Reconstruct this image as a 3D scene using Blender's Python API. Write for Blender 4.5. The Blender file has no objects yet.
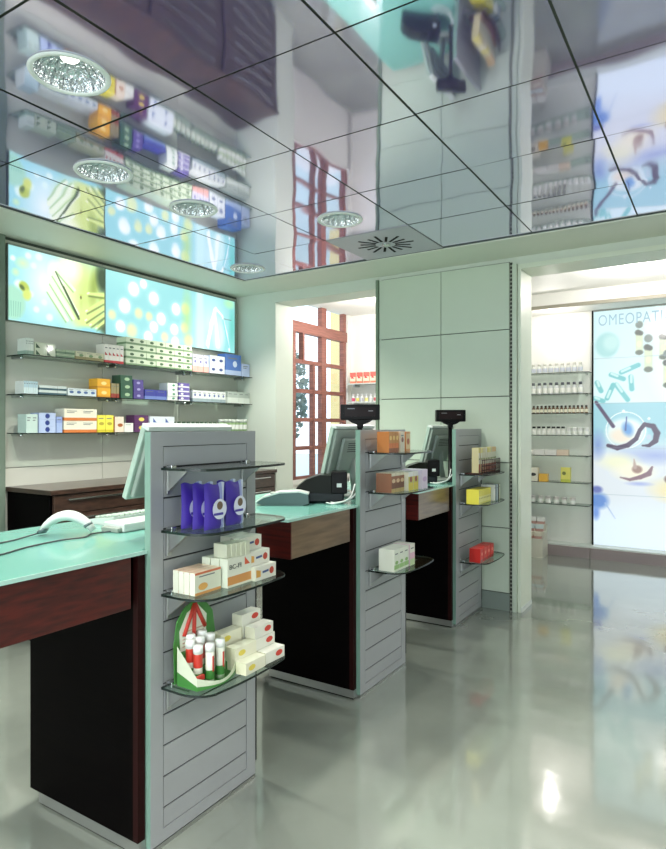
import bpy, bmesh, math, random
import numpy as np
from mathutils import Vector, Matrix
random.seed(7)
S = bpy.context.scene
COL = S.collection
PI = math.pi

# ------------------------------------------------------------------ camera, world, exposure
cam_d = bpy.data.cameras.new('camera'); cam = bpy.data.objects.new('camera', cam_d); COL.objects.link(cam)
cam.location = (0, 0, 1.4)
cam.rotation_euler = (PI/2, 0, math.atan2(.5334, .8459))
cam_d.sensor_fit = 'HORIZONTAL'; cam_d.sensor_width = 36; cam_d.lens = 36*620/666
cam_d.shift_y = 2.0/849*849/666
cam_d.clip_start = .02
S.camera = cam
S.view_settings.view_transform = 'Standard'; S.view_settings.look = 'None'
S.view_settings.gamma = 1; S.view_settings.use_curve_mapping = False
S.view_settings.exposure = 0.0

world = bpy.data.worlds.new('world'); S.world = world; world.use_nodes = True
bg = world.node_tree.nodes['Background']
bg.inputs[0].default_value = (.80, .92, 1.0, 1); bg.inputs[1].default_value = 2.2

def area_light(name, loc, rot, sx, sy, power, color):
    d = bpy.data.lights.new(name, 'AREA'); d.shape = 'RECTANGLE'; d.size = sx; d.size_y = sy
    d.energy = power; d.color = color
    o = bpy.data.objects.new(name, d); COL.objects.link(o); o.location = loc; o.rotation_euler = rot
    return o
# added fill light behind the camera, inside the unseen shop front
area_light('added_front_fill', (-.3, -3.05, 1.45), (PI/2, 0, 0), 5.6, 2.3, 90, (.94, 1.0, .97))

# ------------------------------------------------------------------ helpers
def lin(c):
    r = []
    for v in c[:3]:
        v = v/255.0
        r.append(v/12.92 if v <= .04045 else ((v+.055)/1.055)**2.4)
    return tuple(r)
MATS = {}
def mat(name, rgb, rough=.5, metal=0, coat=0, var=.04, scale=8, emit=0, bump=0, bscale=30, spec=.5):
    if name in MATS: return MATS[name]
    m = bpy.data.materials.new(name); m.use_nodes = True; nt = m.node_tree
    b = nt.nodes['Principled BSDF']; c = lin(rgb)
    b.inputs['Roughness'].default_value = rough; b.inputs['Metallic'].default_value = metal
    b.inputs['Coat Weight'].default_value = coat; b.inputs['Coat Roughness'].default_value = .05
    b.inputs['Specular IOR Level'].default_value = spec
    tc = nt.nodes.new('ShaderNodeTexCoord'); n = nt.nodes.new('ShaderNodeTexNoise'); n.inputs['Scale'].default_value = scale
    n.inputs['Detail'].default_value = 3
    nt.links.new(tc.outputs['Object'], n.inputs['Vector'])
    r = nt.nodes.new('ShaderNodeMix'); r.data_type = 'RGBA'
    r.inputs[6].default_value = tuple(v*(1-var) for v in c)+(1,); r.inputs[7].default_value = tuple(min(1, v*(1+var)) for v in c)+(1,)
    nt.links.new(n.outputs['Fac'], r.inputs[0]); nt.links.new(r.outputs[2], b.inputs['Base Color'])
    if emit: b.inputs['Emission Color'].default_value = c+(1,); b.inputs['Emission Strength'].default_value = emit
    if bump:
        n2 = nt.nodes.new('ShaderNodeTexNoise'); n2.inputs['Scale'].default_value = bscale
        nt.links.new(tc.outputs['Object'], n2.inputs['Vector'])
        bp = nt.nodes.new('ShaderNodeBump'); bp.inputs['Strength'].default_value = bump; bp.inputs['Distance'].default_value = .02
        nt.links.new(n2.outputs['Fac'], bp.inputs['Height']); nt.links.new(bp.outputs[0], b.inputs['Normal'])
    MATS[name] = m; return m
def flat_glass(name, tint, gloss=.5):
    m = bpy.data.materials.new(name); m.use_nodes = True; nt = m.node_tree; nt.nodes.clear()
    out = nt.nodes.new('ShaderNodeOutputMaterial'); mx = nt.nodes.new('ShaderNodeMixShader')
    t = nt.nodes.new('ShaderNodeBsdfTransparent'); t.inputs[0].default_value = tint+(1,)
    g = nt.nodes.new('ShaderNodeBsdfGlossy'); g.inputs['Roughness'].default_value = .02
    lw = nt.nodes.new('ShaderNodeLayerWeight'); lw.inputs[0].default_value = .5
    pw = nt.nodes.new('ShaderNodeMath'); pw.operation = 'POWER'; pw.inputs[1].default_value = 5
    f = nt.nodes.new('ShaderNodeMath'); f.operation = 'MULTIPLY_ADD'; f.inputs[1].default_value = .9; f.inputs[2].default_value = .04
    nt.links.new(lw.outputs['Facing'], pw.inputs[0]); nt.links.new(pw.outputs[0], f.inputs[0]); nt.links.new(f.outputs[0], mx.inputs[0]); nt.links.new(t.outputs[0], mx.inputs[1]); nt.links.new(g.outputs[0], mx.inputs[2])
    nt.links.new(mx.outputs[0], out.inputs[0]); MATS[name] = m; return m
def wood(name, c1, c2, rough=.3, coat=.4, scale=6, axis=(1, 1, 12)):
    m = bpy.data.materials.new(name); m.use_nodes = True; nt = m.node_tree; b = nt.nodes['Principled BSDF']
    tc = nt.nodes.new('ShaderNodeTexCoord'); mp = nt.nodes.new('ShaderNodeMapping'); mp.inputs['Scale'].default_value = axis
    n = nt.nodes.new('ShaderNodeTexNoise'); n.inputs['Scale'].default_value = scale; n.inputs['Detail'].default_value = 6
    cr = nt.nodes.new('ShaderNodeValToRGB'); cr.color_ramp.elements[0].position = .35; cr.color_ramp.elements[1].position = .65
    cr.color_ramp.elements[0].color = lin(c1)+(1,); cr.color_ramp.elements[1].color = lin(c2)+(1,)
    nt.links.new(tc.outputs['Object'], mp.inputs[0]); nt.links.new(mp.outputs[0], n.inputs['Vector'])
    nt.links.new(n.outputs['Fac'], cr.inputs[0]); nt.links.new(cr.outputs[0], b.inputs['Base Color'])
    b.inputs['Roughness'].default_value = rough; b.inputs['Coat Weight'].default_value = coat; b.inputs['Coat Roughness'].default_value = .12
    MATS[name] = m; return m

class MB:
    def __init__(s): s.v = []; s.f = []; s.m = []; s.mats = []; s.sm = []
    def mi(s, m):
        if m not in s.mats: s.mats.append(m)
        return s.mats.index(m)
    def add(s, vs, fs, m, smooth=False, M=None):
        o = len(s.v); k = s.mi(m)
        for p in vs:
            p = Vector(p)
            s.v.append(tuple(M @ p if M else p))
        for f in fs: s.f.append(tuple(o+i for i in f)); s.m.append(k); s.sm.append(smooth)
        return s
    def box(s, x0, x1, y0, y1, z0, z1, m, M=None):
        vs = [(x0,y0,z0),(x1,y0,z0),(x1,y1,z0),(x0,y1,z0),(x0,y0,z1),(x1,y0,z1),(x1,y1,z1),(x0,y1,z1)]
        return s.add(vs, [(0,3,2,1),(4,5,6,7),(0,1,5,4),(1,2,6,5),(2,3,7,6),(3,0,4,7)], m, M=M)
    def bbox(s, x0, x1, y0, y1, z0, z1, m, b=.004, seg=2, M=None):
        bm = bmesh.new(); bmesh.ops.create_cube(bm, size=1)
        for v in bm.verts: v.co = Vector(((x0+x1)/2+v.co.x*(x1-x0), (y0+y1)/2+v.co.y*(y1-y0), (z0+z1)/2+v.co.z*(z1-z0)))
        bmesh.ops.bevel(bm, geom=bm.edges[:], offset=b, segments=seg, profile=.5, affect='EDGES')
        bm.verts.ensure_lookup_table(); bm.verts.index_update()
        s.add([v.co.copy() for v in bm.verts], [[v.index for v in f.verts] for f in bm.faces], m, M=M); bm.free(); return s
    def prism(s, pts, z0, z1, m, mside=None, M=None):
        n = len(pts); vs = [(x,y,z0) for x,y in pts]+[(x,y,z1) for x,y in pts]
        s.add(vs, [tuple(range(n))[::-1], tuple(range(n, 2*n))], m, M=M)
        s.add(vs, [(i,(i+1)%n,n+(i+1)%n,n+i) for i in range(n)], mside or m, M=M); return s
    def lathe(s, prof, m, n=16, M=None, c=(0,0,0), smooth=True, caps=True):
        vs = []; fs = []
        for r,z in prof:
            for i in range(n): a = 2*PI*i/n; vs.append((c[0]+r*math.cos(a), c[1]+r*math.sin(a), c[2]+z))
        for k in range(len(prof)-1):
            for i in range(n): j = (i+1)%n; fs.append((k*n+i, k*n+j, (k+1)*n+j, (k+1)*n+i))
        if caps: fs.append(tuple(range(n))[::-1]); fs.append(tuple((len(prof)-1)*n+i for i in range(n)))
        return s.add(vs, fs, m, smooth, M)
    def tube(s, pts, r, m, n=8, caps=True, M=None):
        P = [Vector(p) for p in pts]; vs = []; fs = []
        for i,p in enumerate(P):
            t = (P[min(i+1,len(P)-1)]-P[max(i-1,0)]).normalized()
            a = t.cross(Vector((0,0,1)));
            if a.length < .05: a = t.cross(Vector((1,0,0)))
            a.normalize(); b = t.cross(a).normalized()
            rr = r[i] if isinstance(r,(list,tuple)) else r
            ra, rb = rr if isinstance(rr, tuple) else (rr, rr)
            for k in range(n):
                q = 2*PI*k/n; vs.append(p+a*math.cos(q)*ra+b*math.sin(q)*rb)
        for i in range(len(P)-1):
            for k in range(n): j = (k+1)%n; fs.append((i*n+k, i*n+j, (i+1)*n+j, (i+1)*n+k))
        if caps: fs.append(tuple(range(n))[::-1]); fs.append(tuple((len(P)-1)*n+k for k in range(n)))
        return s.add(vs, fs, m, True, M)
    def mesh(s, name):
        me = bpy.data.meshes.new(name); me.from_pydata(s.v, [], s.f)
        for m in s.mats: me.materials.append(m)
        me.polygons.foreach_set('material_index', s.m); me.polygons.foreach_set('use_smooth', s.sm)
        bm = bmesh.new(); bm.from_mesh(me); bmesh.ops.recalc_face_normals(bm, faces=bm.faces[:]); bm.to_mesh(me); bm.free()
        me.update(); return me
def obj(name, mb, parent=None, loc=None, rz=0):
    me = mb.mesh(name) if isinstance(mb, MB) else mb
    o = bpy.data.objects.new(name, me); COL.objects.link(o)
    if parent: o.parent = parent
    if loc: o.location = loc
    o.rotation_euler.z = rz
    return o
def tag(o, label, cat, group=None, kind=None):
    o['label'] = label; o['category'] = cat
    if group: o['group'] = group
    if kind: o['kind'] = kind
    return o
def thing(name, label, cat, loc=(0,0,0), rz=0, group=None):
    o = bpy.data.objects.new(name, None); COL.objects.link(o); o.location = loc; o.rotation_euler.z = rz; o.empty_display_size = .05
    return tag(o, label, cat, group)
def struct(name, mb, parent=None):
    o = obj(name, mb, parent)
    if not parent: o['kind'] = 'structure'
    return o
def copy_tree(o, parent=None):
    c = o.copy(); COL.objects.link(c)
    if parent: c.parent = parent
    for ch in [x for x in COL.objects if x.parent == o]: copy_tree(ch, c)
    return c

# ------------------------------------------------------------------ base materials
M_wallL = mat('left_wall_laminate', (204,205,194), .42, var=.02)
M_panel = mat('pale_green_panel', (196,208,190), .4, var=.02)
M_wall = mat('pale_plaster', (206,214,202), .6, var=.02)
M_white = mat('white_plaster', (232,232,226), .6, var=.015)
M_soffit = mat('soffit_plaster', (214,220,205), .5, var=.02)
M_gap = mat('dark_joint', (70,80,70), .7)
M_kick = mat('grey_kick', (128,140,132), .45)
M_alu = mat('brushed_aluminium', (178,180,178), .3, metal=.85)
M_chrome = mat('chrome', (205,208,208), .12, metal=1)
M_black = mat('black_plastic', (10,9,10), .3, spec=.15)
M_blackm = mat('black_matt', (12,12,12), .6, spec=.1)
M_slat = mat('silver_slatwall', (160,163,166), .38, metal=.15, var=.02)
M_groove = mat('slat_groove', (38,40,42), .6)
M_dark = wood('wenge_veneer', (2,1,2), (5,3,3), .6, .0); M_dark.node_tree.nodes['Principled BSDF'].inputs['Specular IOR Level'].default_value = .04
M_pbrown = wood('pale_brown_veneer', (104,82,60), (132,108,82), .3, .3, scale=4, axis=(1,1,10))  # paler brown than the nearest drawer, for the other two drawer fronts
M_red = wood('mahogany_veneer', (50,7,7), (84,18,12), .4, .05, scale=5, axis=(1,2,14))
M_brown = wood('walnut_drawer_front', (46,32,26), (70,50,40), .3, .4, axis=(1,2,10))
M_shelfglass = flat_glass('shelf_glass', (.86,.95,.91))
M_glassedge = mat('green_glass_edge', (14,30,26), .25)
M_pane = flat_glass('window_pane', (.97,.98,1.0))
M_top = mat('frosted_green_glass', (104,164,150), .22, coat=.3, var=.02)
M_topedge = mat('worktop_edge', (176,218,206), .2, coat=.5)
M_frame = wood('red_brown_window_timber', (118,72,62), (142,90,78), .5, .1)
M_cream = mat('pale_green_plastic', (164,184,170), .4)
M_creamd = mat('grey_green_plastic', (140,152,142), .45)
M_whitep = mat('white_plastic', (204,212,206), .3, coat=.2)
M_slate = mat('slate_grey_plastic', (84,104,104), .35)
M_cable = mat('cable_grey', (58,68,70), .5)

def floor_material():
    m = bpy.data.materials.new('poured_resin_floor'); m.use_nodes = True; nt = m.node_tree; b = nt.nodes['Principled BSDF']
    tc = nt.nodes.new('ShaderNodeTexCoord')
    n = nt.nodes.new('ShaderNodeTexNoise'); n.inputs['Scale'].default_value = 1.3; n.inputs['Detail'].default_value = 5
    cr = nt.nodes.new('ShaderNodeValToRGB'); cr.color_ramp.elements[0].position = .3; cr.color_ramp.elements[1].position = .7
    cr.color_ramp.elements[0].color = lin((116,123,115))+(1,); cr.color_ramp.elements[1].color = lin((139,146,136))+(1,)
    nt.links.new(tc.outputs['Object'], n.inputs['Vector']); nt.links.new(n.outputs['Fac'], cr.inputs[0]); nt.links.new(cr.outputs[0], b.inputs['Base Color'])
    n2 = nt.nodes.new('ShaderNodeTexNoise'); n2.inputs['Scale'].default_value = 5; n2.inputs['Detail'].default_value = 2
    nt.links.new(tc.outputs['Object'], n2.inputs['Vector'])
    bp = nt.nodes.new('ShaderNodeBump'); bp.inputs['Strength'].default_value = .17; bp.inputs['Distance'].default_value = .01
    nt.links.new(n2.outputs['Fac'], bp.inputs['Height']); nt.links.new(bp.outputs[0], b.inputs['Normal'])
    b.inputs['Roughness'].default_value = .09; b.inputs['Specular IOR Level'].default_value = 1.0; b.inputs['Coat Weight'].default_value = .8; b.inputs['Coat Roughness'].default_value = .06
    return m
def mirror_material():
    m = bpy.data.materials.new('mirrored_ceiling_panel'); m.use_nodes = True; nt = m.node_tree; b = nt.nodes['Principled BSDF']
    b.inputs['Base Color'].default_value = (.86,.84,.97,1); b.inputs['Metallic'].default_value = 1; b.inputs['Roughness'].default_value = .05
    tc = nt.nodes.new('ShaderNodeTexCoord'); n = nt.nodes.new('ShaderNodeTexNoise'); n.inputs['Scale'].default_value = 2.2; n.inputs['Detail'].default_value = 1
    nt.links.new(tc.outputs['Object'], n.inputs['Vector'])
    bp = nt.nodes.new('ShaderNodeBump'); bp.inputs['Strength'].default_value = .24; bp.inputs['Distance'].default_value = .012
    nt.links.new(n.outputs['Fac'], bp.inputs['Height']); nt.links.new(bp.outputs[0], b.inputs['Normal'])
    d = nt.nodes.new('ShaderNodeBsdfDiffuse'); d.inputs[0].default_value = (.32,.30,.78,1)
    mx = nt.nodes.new('ShaderNodeMixShader'); mx.inputs[0].default_value = .14
    nt.links.new(b.outputs[0], mx.inputs[1]); nt.links.new(d.outputs[0], mx.inputs[2])
    nt.links.new(mx.outputs[0], nt.nodes['Material Output'].inputs[0]); return m
M_floor = floor_material(); M_mirror = mirror_material()
M_vent = mat('lilac_grey_vent_panel', (176,176,186), .4)

# ------------------------------------------------------------------ room shell
XL, XR, YF, YB, ZC = -4.10, 3.2, -3.2, 4.70, 2.68
YB2, YR = 4.98, 7.20           # back of the back wall, far wall of the rooms behind
struct('floor', MB().box(-4.3, 3.3, -3.3, 7.4, -.1, 0, M_floor))
# left wall with laminate panels and joints
w = MB(); w.box(XL-.15, XL, YF, YB2, 0, 2.9, M_gap)
ys = [-3.2,-1.6,0,1.58,2.35,3.12,3.92,4.70]; zs = [0,.62,1.12,1.612,2.115,2.66]
for i in range(len(ys)-1):
    for j in range(len(zs)-1): w.box(XL, XL+.013, ys[i]+.002, ys[i+1]-.002, zs[j]+.002, zs[j+1]-.002, M_wallL)
struct('wall_left', w)
struct('wall_left_pilaster', MB().bbox(XL+.013, -4.055, 1.9, 2.335, 0, ZC, mat('pilaster_paint', (112,128,114), .5), b=.004))
# back wall with two openings
w = MB()
w.box(XL-.1, -3.61, YB, YB2, 0, 2.9, M_wall); w.box(-3.61, -2.515, YB, YB2, 2.58, 2.9, M_wall)
w.box(-2.515, -1.30, YB, YB2, 0, 2.9, M_wall); w.box(-1.30, 2.2, YB, YB2, 2.595, 2.9, M_wall); w.box(2.2, XR+.1, YB, YB2, 0, 2.9, M_wall)
struct('wall_back', w)
w = MB(); w.box(-2.47, -1.375, YB-.008, YB, .1, 2.648, M_gap)
xs = [-2.487,-1.925,-1.372]; zz = [.135,.628,1.124,1.63,2.136,2.645]
for i in range(2):
    for j in range(5): w.box(xs[i]+.003, xs[i+1]-.003, YB-.02, YB-.001, zz[j]+.004, zz[j+1]-.003, M_panel)
struct('wall_back_panels', w)
struct('baseboard_back', MB().box(-2.487, -1.375, YB-.016, YB, 0, .13, M_kick))
struct('trim_1', MB().box(-2.515, -2.49, YB-.03, YB, 0, 2.648, mat('green_edge_trim', (120,140,118), .4)))
w = MB(); w.box(-1.371, -1.351, YB-.018, YB-.006, 0, 2.64, mat('slotted_strip', (150,156,140), .4))
for k in range(88): w.box(-1.367, -1.355, YB-.0195, YB-.0175, .01+k*.03, .01+k*.03+.018, M_blackm)
struct('trim_2', w)
struct('trim_3', MB().bbox(-1.348, -1.315, YB-.035, YB, 0, 2.62, M_panel, b=.003))
w = MB(); f_ = mat('door_frame_paint', (214,222,204), .4)
w.box(-1.312, -1.29, YB-.012, YB2+.012, 0, 2.62, f_); w.box(-1.29, 2.2, YB-.012, YB2+.012, 2.585, 2.62, f_)
struct('trim_4', w)
struct('trim_5', MB().box(-1.29, -1.284, YB, YB2, 0, .035, M_whitep))
# remaining walls
struct('wall_right', MB().box(XR, XR+.1, YF, 7.4, 0, 2.9, M_wall))
w = MB(); w.box(XL, -3.2, YF-.12, YF, 0, 2.9, M_wall); w.box(2.6, XR, YF-.12, YF, 0, 2.9, M_wall); w.box(-3.2, 2.6, YF-.12, YF, 2.6, 2.9, M_wall)
struct('wall_front', w)
w = MB()
for x in (-3.2,-1.75,-.3,1.15,2.56): w.box(x, x+.05, YF-.1, YF-.02, 0, 2.6, M_alu)
w.box(-3.2, 2.6, YF-.1, YF-.02, 0, .08, M_alu); w.box(-3.2, 2.6, YF-.1, YF-.02, 2.52, 2.6, M_alu)
wf = struct('window_1', w); obj('window_pane', MB().box(-3.15, 2.56, YF-.065, YF-.058, .08, 2.52, M_pane), wf)
# ceiling: light border, mirrored square panels inside it
w = MB(); x0, x1, y0, y1 = -3.554, 2.70, -2.70, 4.18
w.box(XL, x0, YF, YB, ZC, ZC+.05, M_soffit); w.box(x1, XR, YF, YB, ZC, ZC+.05, M_soffit)
w.box(x0, x1, YF, y0, ZC, ZC+.05, M_soffit); w.box(x0, x1, y1, YB, ZC, ZC+.05, M_soffit)
struct('ceiling_border', w)
e = MB(); t = .007
e.box(x0-t, x0, y0-t, y1+t, ZC-.012, ZC+.01, M_soffit); e.box(x0, x1, y1, y1+t, ZC-.012, ZC+.01, M_soffit)
e.box(x0-.001, x0+.006, y0, y1, ZC-.004, ZC+.012, M_gap); e.box(x0, x1, y1-.006, y1+.001, ZC-.004, ZC+.012, M_gap)
struct('trim_6', e)
gx = [x0]+[-1.698+.627*k for k in range(-2, 7)]+[x1]; gy = [y0]+[1.709+.6245*k for k in range(-6, 4)]+[y1]
gx = [x0, -2.952, -2.325, -1.698, -1.071, -.444, .183, .81, 1.437, 2.064, x1]
gy = [y0, -2.038, -1.413, -.789, -.165, .460, 1.084, 1.709, 2.333, 2.958, 3.582, y1]
LIGHTS = [(3,6),(2,7),(2,8),(3,9),(1,10)]          # tile indices (x, y) seen in the photograph
LIGHTS += [(8,9),(8,7),(4,4),(2,4),(7,4),(3,2),(6,2),(9,5),(8,2),(5,3)]  # unseen downlights added to brighten the room
VENT = (3,10)
c = MB(); c.box(x0, x1, y0, y1, ZC+.16, ZC+.2, M_gap)
LPOS = []
for i in range(len(gx)-1):
    for j in range(len(gy)-1):
        a, b_, c0, d = gx[i]+.0042, gx[i+1]-.0042, gy[j]+.0042, gy[j+1]-.0042
        tx, ty = random.uniform(-.0055,.0055), random.uniform(-.0055,.0055); cx, cy = (gx[i]+gx[i+1])/2, (gy[j]+gy[j+1])/2
        if i == 0: cx = x0+.602/2-.012
        zf = lambda x, y: ZC+.001+(x-cx)*tx+(y-cy)*ty
        if (i+1, j) in LIGHTS or (i+1, j) in [(l[0], l[1]) for l in LIGHTS]:
            LPOS.append((cx, cy)); N = 40; R = .128
            vs = []; 
            for k in range(N):
                an = 2*PI*k/N+PI/4; co, si = math.cos(an), math.sin(an); q = 1/max(abs(co), abs(si))
                ox = cx+co*q*((b_-cx) if co > 0 else (cx-a)); oy = cy+si*q*((d-cy) if si > 0 else (cy-c0))
                vs.append((ox, oy, zf(ox, oy))); vs.append((cx+R*co, cy+R*si, zf(cx+R*co, cy+R*si)))
            c.add(vs, [(2*k, (2*k+2)%(2*N), (2*k+3)%(2*N), 2*k+1) for k in range(N)], M_mirror)
            continue
        if (i+1, j) == VENT: VPOS = (cx, cy, a, b_, c0, d); continue
        c.add([(x,y,zf(x,y)) for x,y in ((a,c0),(b_,c0),(b_,d),(a,d))], [(0,1,2,3)], M_mirror)
# T-bars between the panels
for x in gx[1:-1]: c.box(x-.007, x+.007, y0, y1, ZC+.006, ZC+.02, M_gap)
for y in gy[1:-1]: c.box(x0, x1, y-.007, y+.007, ZC+.006, ZC+.02, M_gap)
struct('ceiling', c)
struct('ceiling_slab', MB().box(-4.3, 3.3, -3.3, 5.0, 2.9, 3.0, M_white))

# ceiling vent
cx, cy, a, b_, c0, d = VPOS
v = thing('ceiling_vent', 'square lilac-grey air vent panel with radial slots set in the mirrored ceiling', 'ceiling vent', (cx, cy, ZC))
obj('vent_panel', MB().box(a-cx, b_-cx, c0-cy, d-cy, -.002, .004, M_vent), v)
sl = MB()
for k in range(16):
    an = 2*PI*k/16+.12; r0 = .07; r1 = .175 if k % 2 else .205
    sl.box(r0, r1, -.009, .009, -.0035, -.002, M_blackm, M=Matrix.Rotation(an, 4, 'Z'))
obj('slots', sl, v)
obj('hub', MB().lathe([(.028,-.012),(.034,-.006),(.034,-.002)], M_chrome), v)

# downlights
M_lens = mat('faceted_reflector', (205,212,216), .09, metal=1, bump=.9, bscale=55)
M_ring = mat('downlight_ring', (226,232,230), .3)
M_lamp = mat('lit_lamp', (255,250,240), .4, emit=6)
dl = thing('downlight', 'x', 'ceiling light', (0,0,0))
obj('ring', MB().lathe([(.122,-.001),(.124,-.007),(.138,-.007),(.142,-.001)], M_ring, n=40, caps=False), dl)
bw = MB()
prof = [(.125,0),(.118,.03),(.100,.055),(.072,.075),(.035,.085)]
for k in range(len(prof)-1):
    n = 22; vs = []; fs = []
    for q in range(n*2):
        an = PI*q/n; jr = 1+(.035 if q % 2 else -.02)
        for (r, z) in (prof[k], prof[k+1]): vs.append((r*jr*math.cos(an), r*jr*math.sin(an), z))
    for q in range(n*2): p = (q+1)%(2*n); fs.append((2*q, 2*p, 2*p+1, 2*q+1))
    bw.add(vs, fs, M_lens)
obj('reflector', bw, dl)
obj('lamp', MB().lathe([(.0,.086),(.036,.085),(.038,.07),(.03,.055),(.012,.048),(0,.047)], M_lamp, n=18, caps=False), dl)
where = {0:'nearest and largest of the recessed round downlights, upper left',1:'second recessed downlight from the camera, above the tall shelf wall',2:'third recessed downlight from the camera, near the light boxes',3:'recessed round downlight beside the square ceiling vent',4:'farthest recessed round downlight, in the back left ceiling corner'}
def light_at(cx, cy, p, col=(1,.97,.88)):
    l = bpy.data.lights.new('lamp_light', 'SPOT'); l.energy = p; l.color = col; l.spot_size = math.radians(125); l.spot_blend = .7; l.shadow_soft_size = .045
    return l
order = [((3-1),6),((2-1),7),((2-1),8),((3-1),9),((1-1),10)]
def tc(i, j): return ((gx[i]+gx[i+1])/2 if i else x0+.602/2-.012, (gy[j]+gy[j+1])/2)
seen = [tc(*o) for o in order]
rest = [p for p in LPOS if all((p[0]-q[0])**2+(p[1]-q[1])**2 > .01 for q in seen)]
first = True
for n_, (px, py) in enumerate(seen+rest):
    o = dl if first else copy_tree(dl); first = False
    o.location = (px, py, ZC); o['group'] = 'round downlights in the mirrored ceiling'
    o['label'] = where.get(n_, 'added recessed downlight out of view that brightens the room')
    L = light_at(px, py, 52); lo = bpy.data.objects.new('lamp_light', L); COL.objects.link(lo); lo.parent = o; lo.location = (0,0,.03)

# ------------------------------------------------------------------ rooms behind the back wall
w = MB(); w.box(-2.3, -2.2, YB2, 7.4, 0, 2.9, M_white); struct('wall_partition', w)
w = MB(); w.box(-4.06, -2.3, 6.78, 7.0, 0, 2.9, M_white); struct('wall_side_room', w)
w = MB(); w.box(-2.2, -1.2, YR, YR+.1, 0, 2.9, M_white); w.box(-1.2, 3.3, YR, YR+.1, 0, 2.9, M_white); struct('wall_far', w)
w = MB(); w.box(-4.08, 3.3, YB2, 7.4, 2.80, 2.9, M_white); struct('ceiling_far', w)
w = MB(); w.box(-2.2, XR, 6.72, YR, 2.655, 2.80, M_white); w.box(-2.2, XR, 6.70, 6.72, 2.635, 2.67, mat('cornice_dark_strip', (150,146,130), .5)); struct('trim_7', w)  # bulkhead with a darker strip along its lower edge
M_base = mat('mauve_grey_plinth', (146,134,134), .4)
w = MB(); w.box(-2.2, -1.203, 7.0, YR, 0, .11, M_base); w.box(-1.197, XR, 7.0, YR, 0, .11, M_base); w.box(-2.2, XR, 7.02, YR, .11, .125, M_whitep)
struct('baseboard_far', w)
# timber window of the side room (plane X = -4)
w = MB(); w.box(-4.3, -4.0, YB2, 5.49, 0, 2.9, M_white); w.box(-4.06, -4.0, 6.69, 6.80, 0, 2.9, M_white); w.box(-4.3, -4.0, 5.49, 6.72, 0, .80, M_white)
struct('wall_side_left', w)
w = MB(); X0, X1 = -4.06, -4.0
def vb(y, wd, z0, z1): w.box(X0, X1, y-wd/2, y+wd/2, z0, z1, M_frame)
vb(5.55, .05, .80, 2.46); vb(6.62, .06, .80, 2.9); vb(6.15, .10, .80, 2.9); vb(5.73, .035, 2.13, 2.46); vb(5.94, .04, .80, 2.13)
w.box(X0, X1+.01, 5.49, 6.66, 2.45, 2.57, M_frame)
for z in (.82, 1.157, 1.475, 1.80, 2.13): w.box(X0+.005, X1-.005, 5.52, 6.62, z-.022, z+.022, M_frame)
w.box(X0, X1+.02, 5.49, 6.68, .76, .81, M_white)
wn = struct('window_2', w); obj('window_pane', MB().box(-4.035, -4.03, 5.5, 6.66, .8, 2.9, M_pane), wn)

# shelf lamp of the next room, plus lamps added to brighten both far rooms
def simple_lamp(x, y, z, p, lab, col=(1,.93,.90)):
    o = copy_tree(dl); o.location = (x, y, z); o.scale = (.6,.6,.6); o['label'] = lab; o['group'] = 'small lamps of the far rooms'
    for ch in [q for q in COL.objects if q.parent == o and q.type == 'LIGHT']:
        ch.data = bpy.data.lights.new('lamp_light', 'POINT'); ch.data.energy = p; ch.data.color = col; ch.data.shadow_soft_size = .03; ch.location = (0,0,-.28)
    return o
simple_lamp(-1.55, 6.80, 2.653, 6, 'small recessed lamp over the bottle shelves in the next room')
simple_lamp(-.6, 5.9, 2.798, 34, 'added ceiling lamp in front of the backlit poster')
simple_lamp(1.2, 5.9, 2.798, 32, 'added ceiling lamp out at the right of the next room')
simple_lamp(-3.1, 5.7, 2.798, 48, 'added ceiling lamp beside the timber window')

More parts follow.
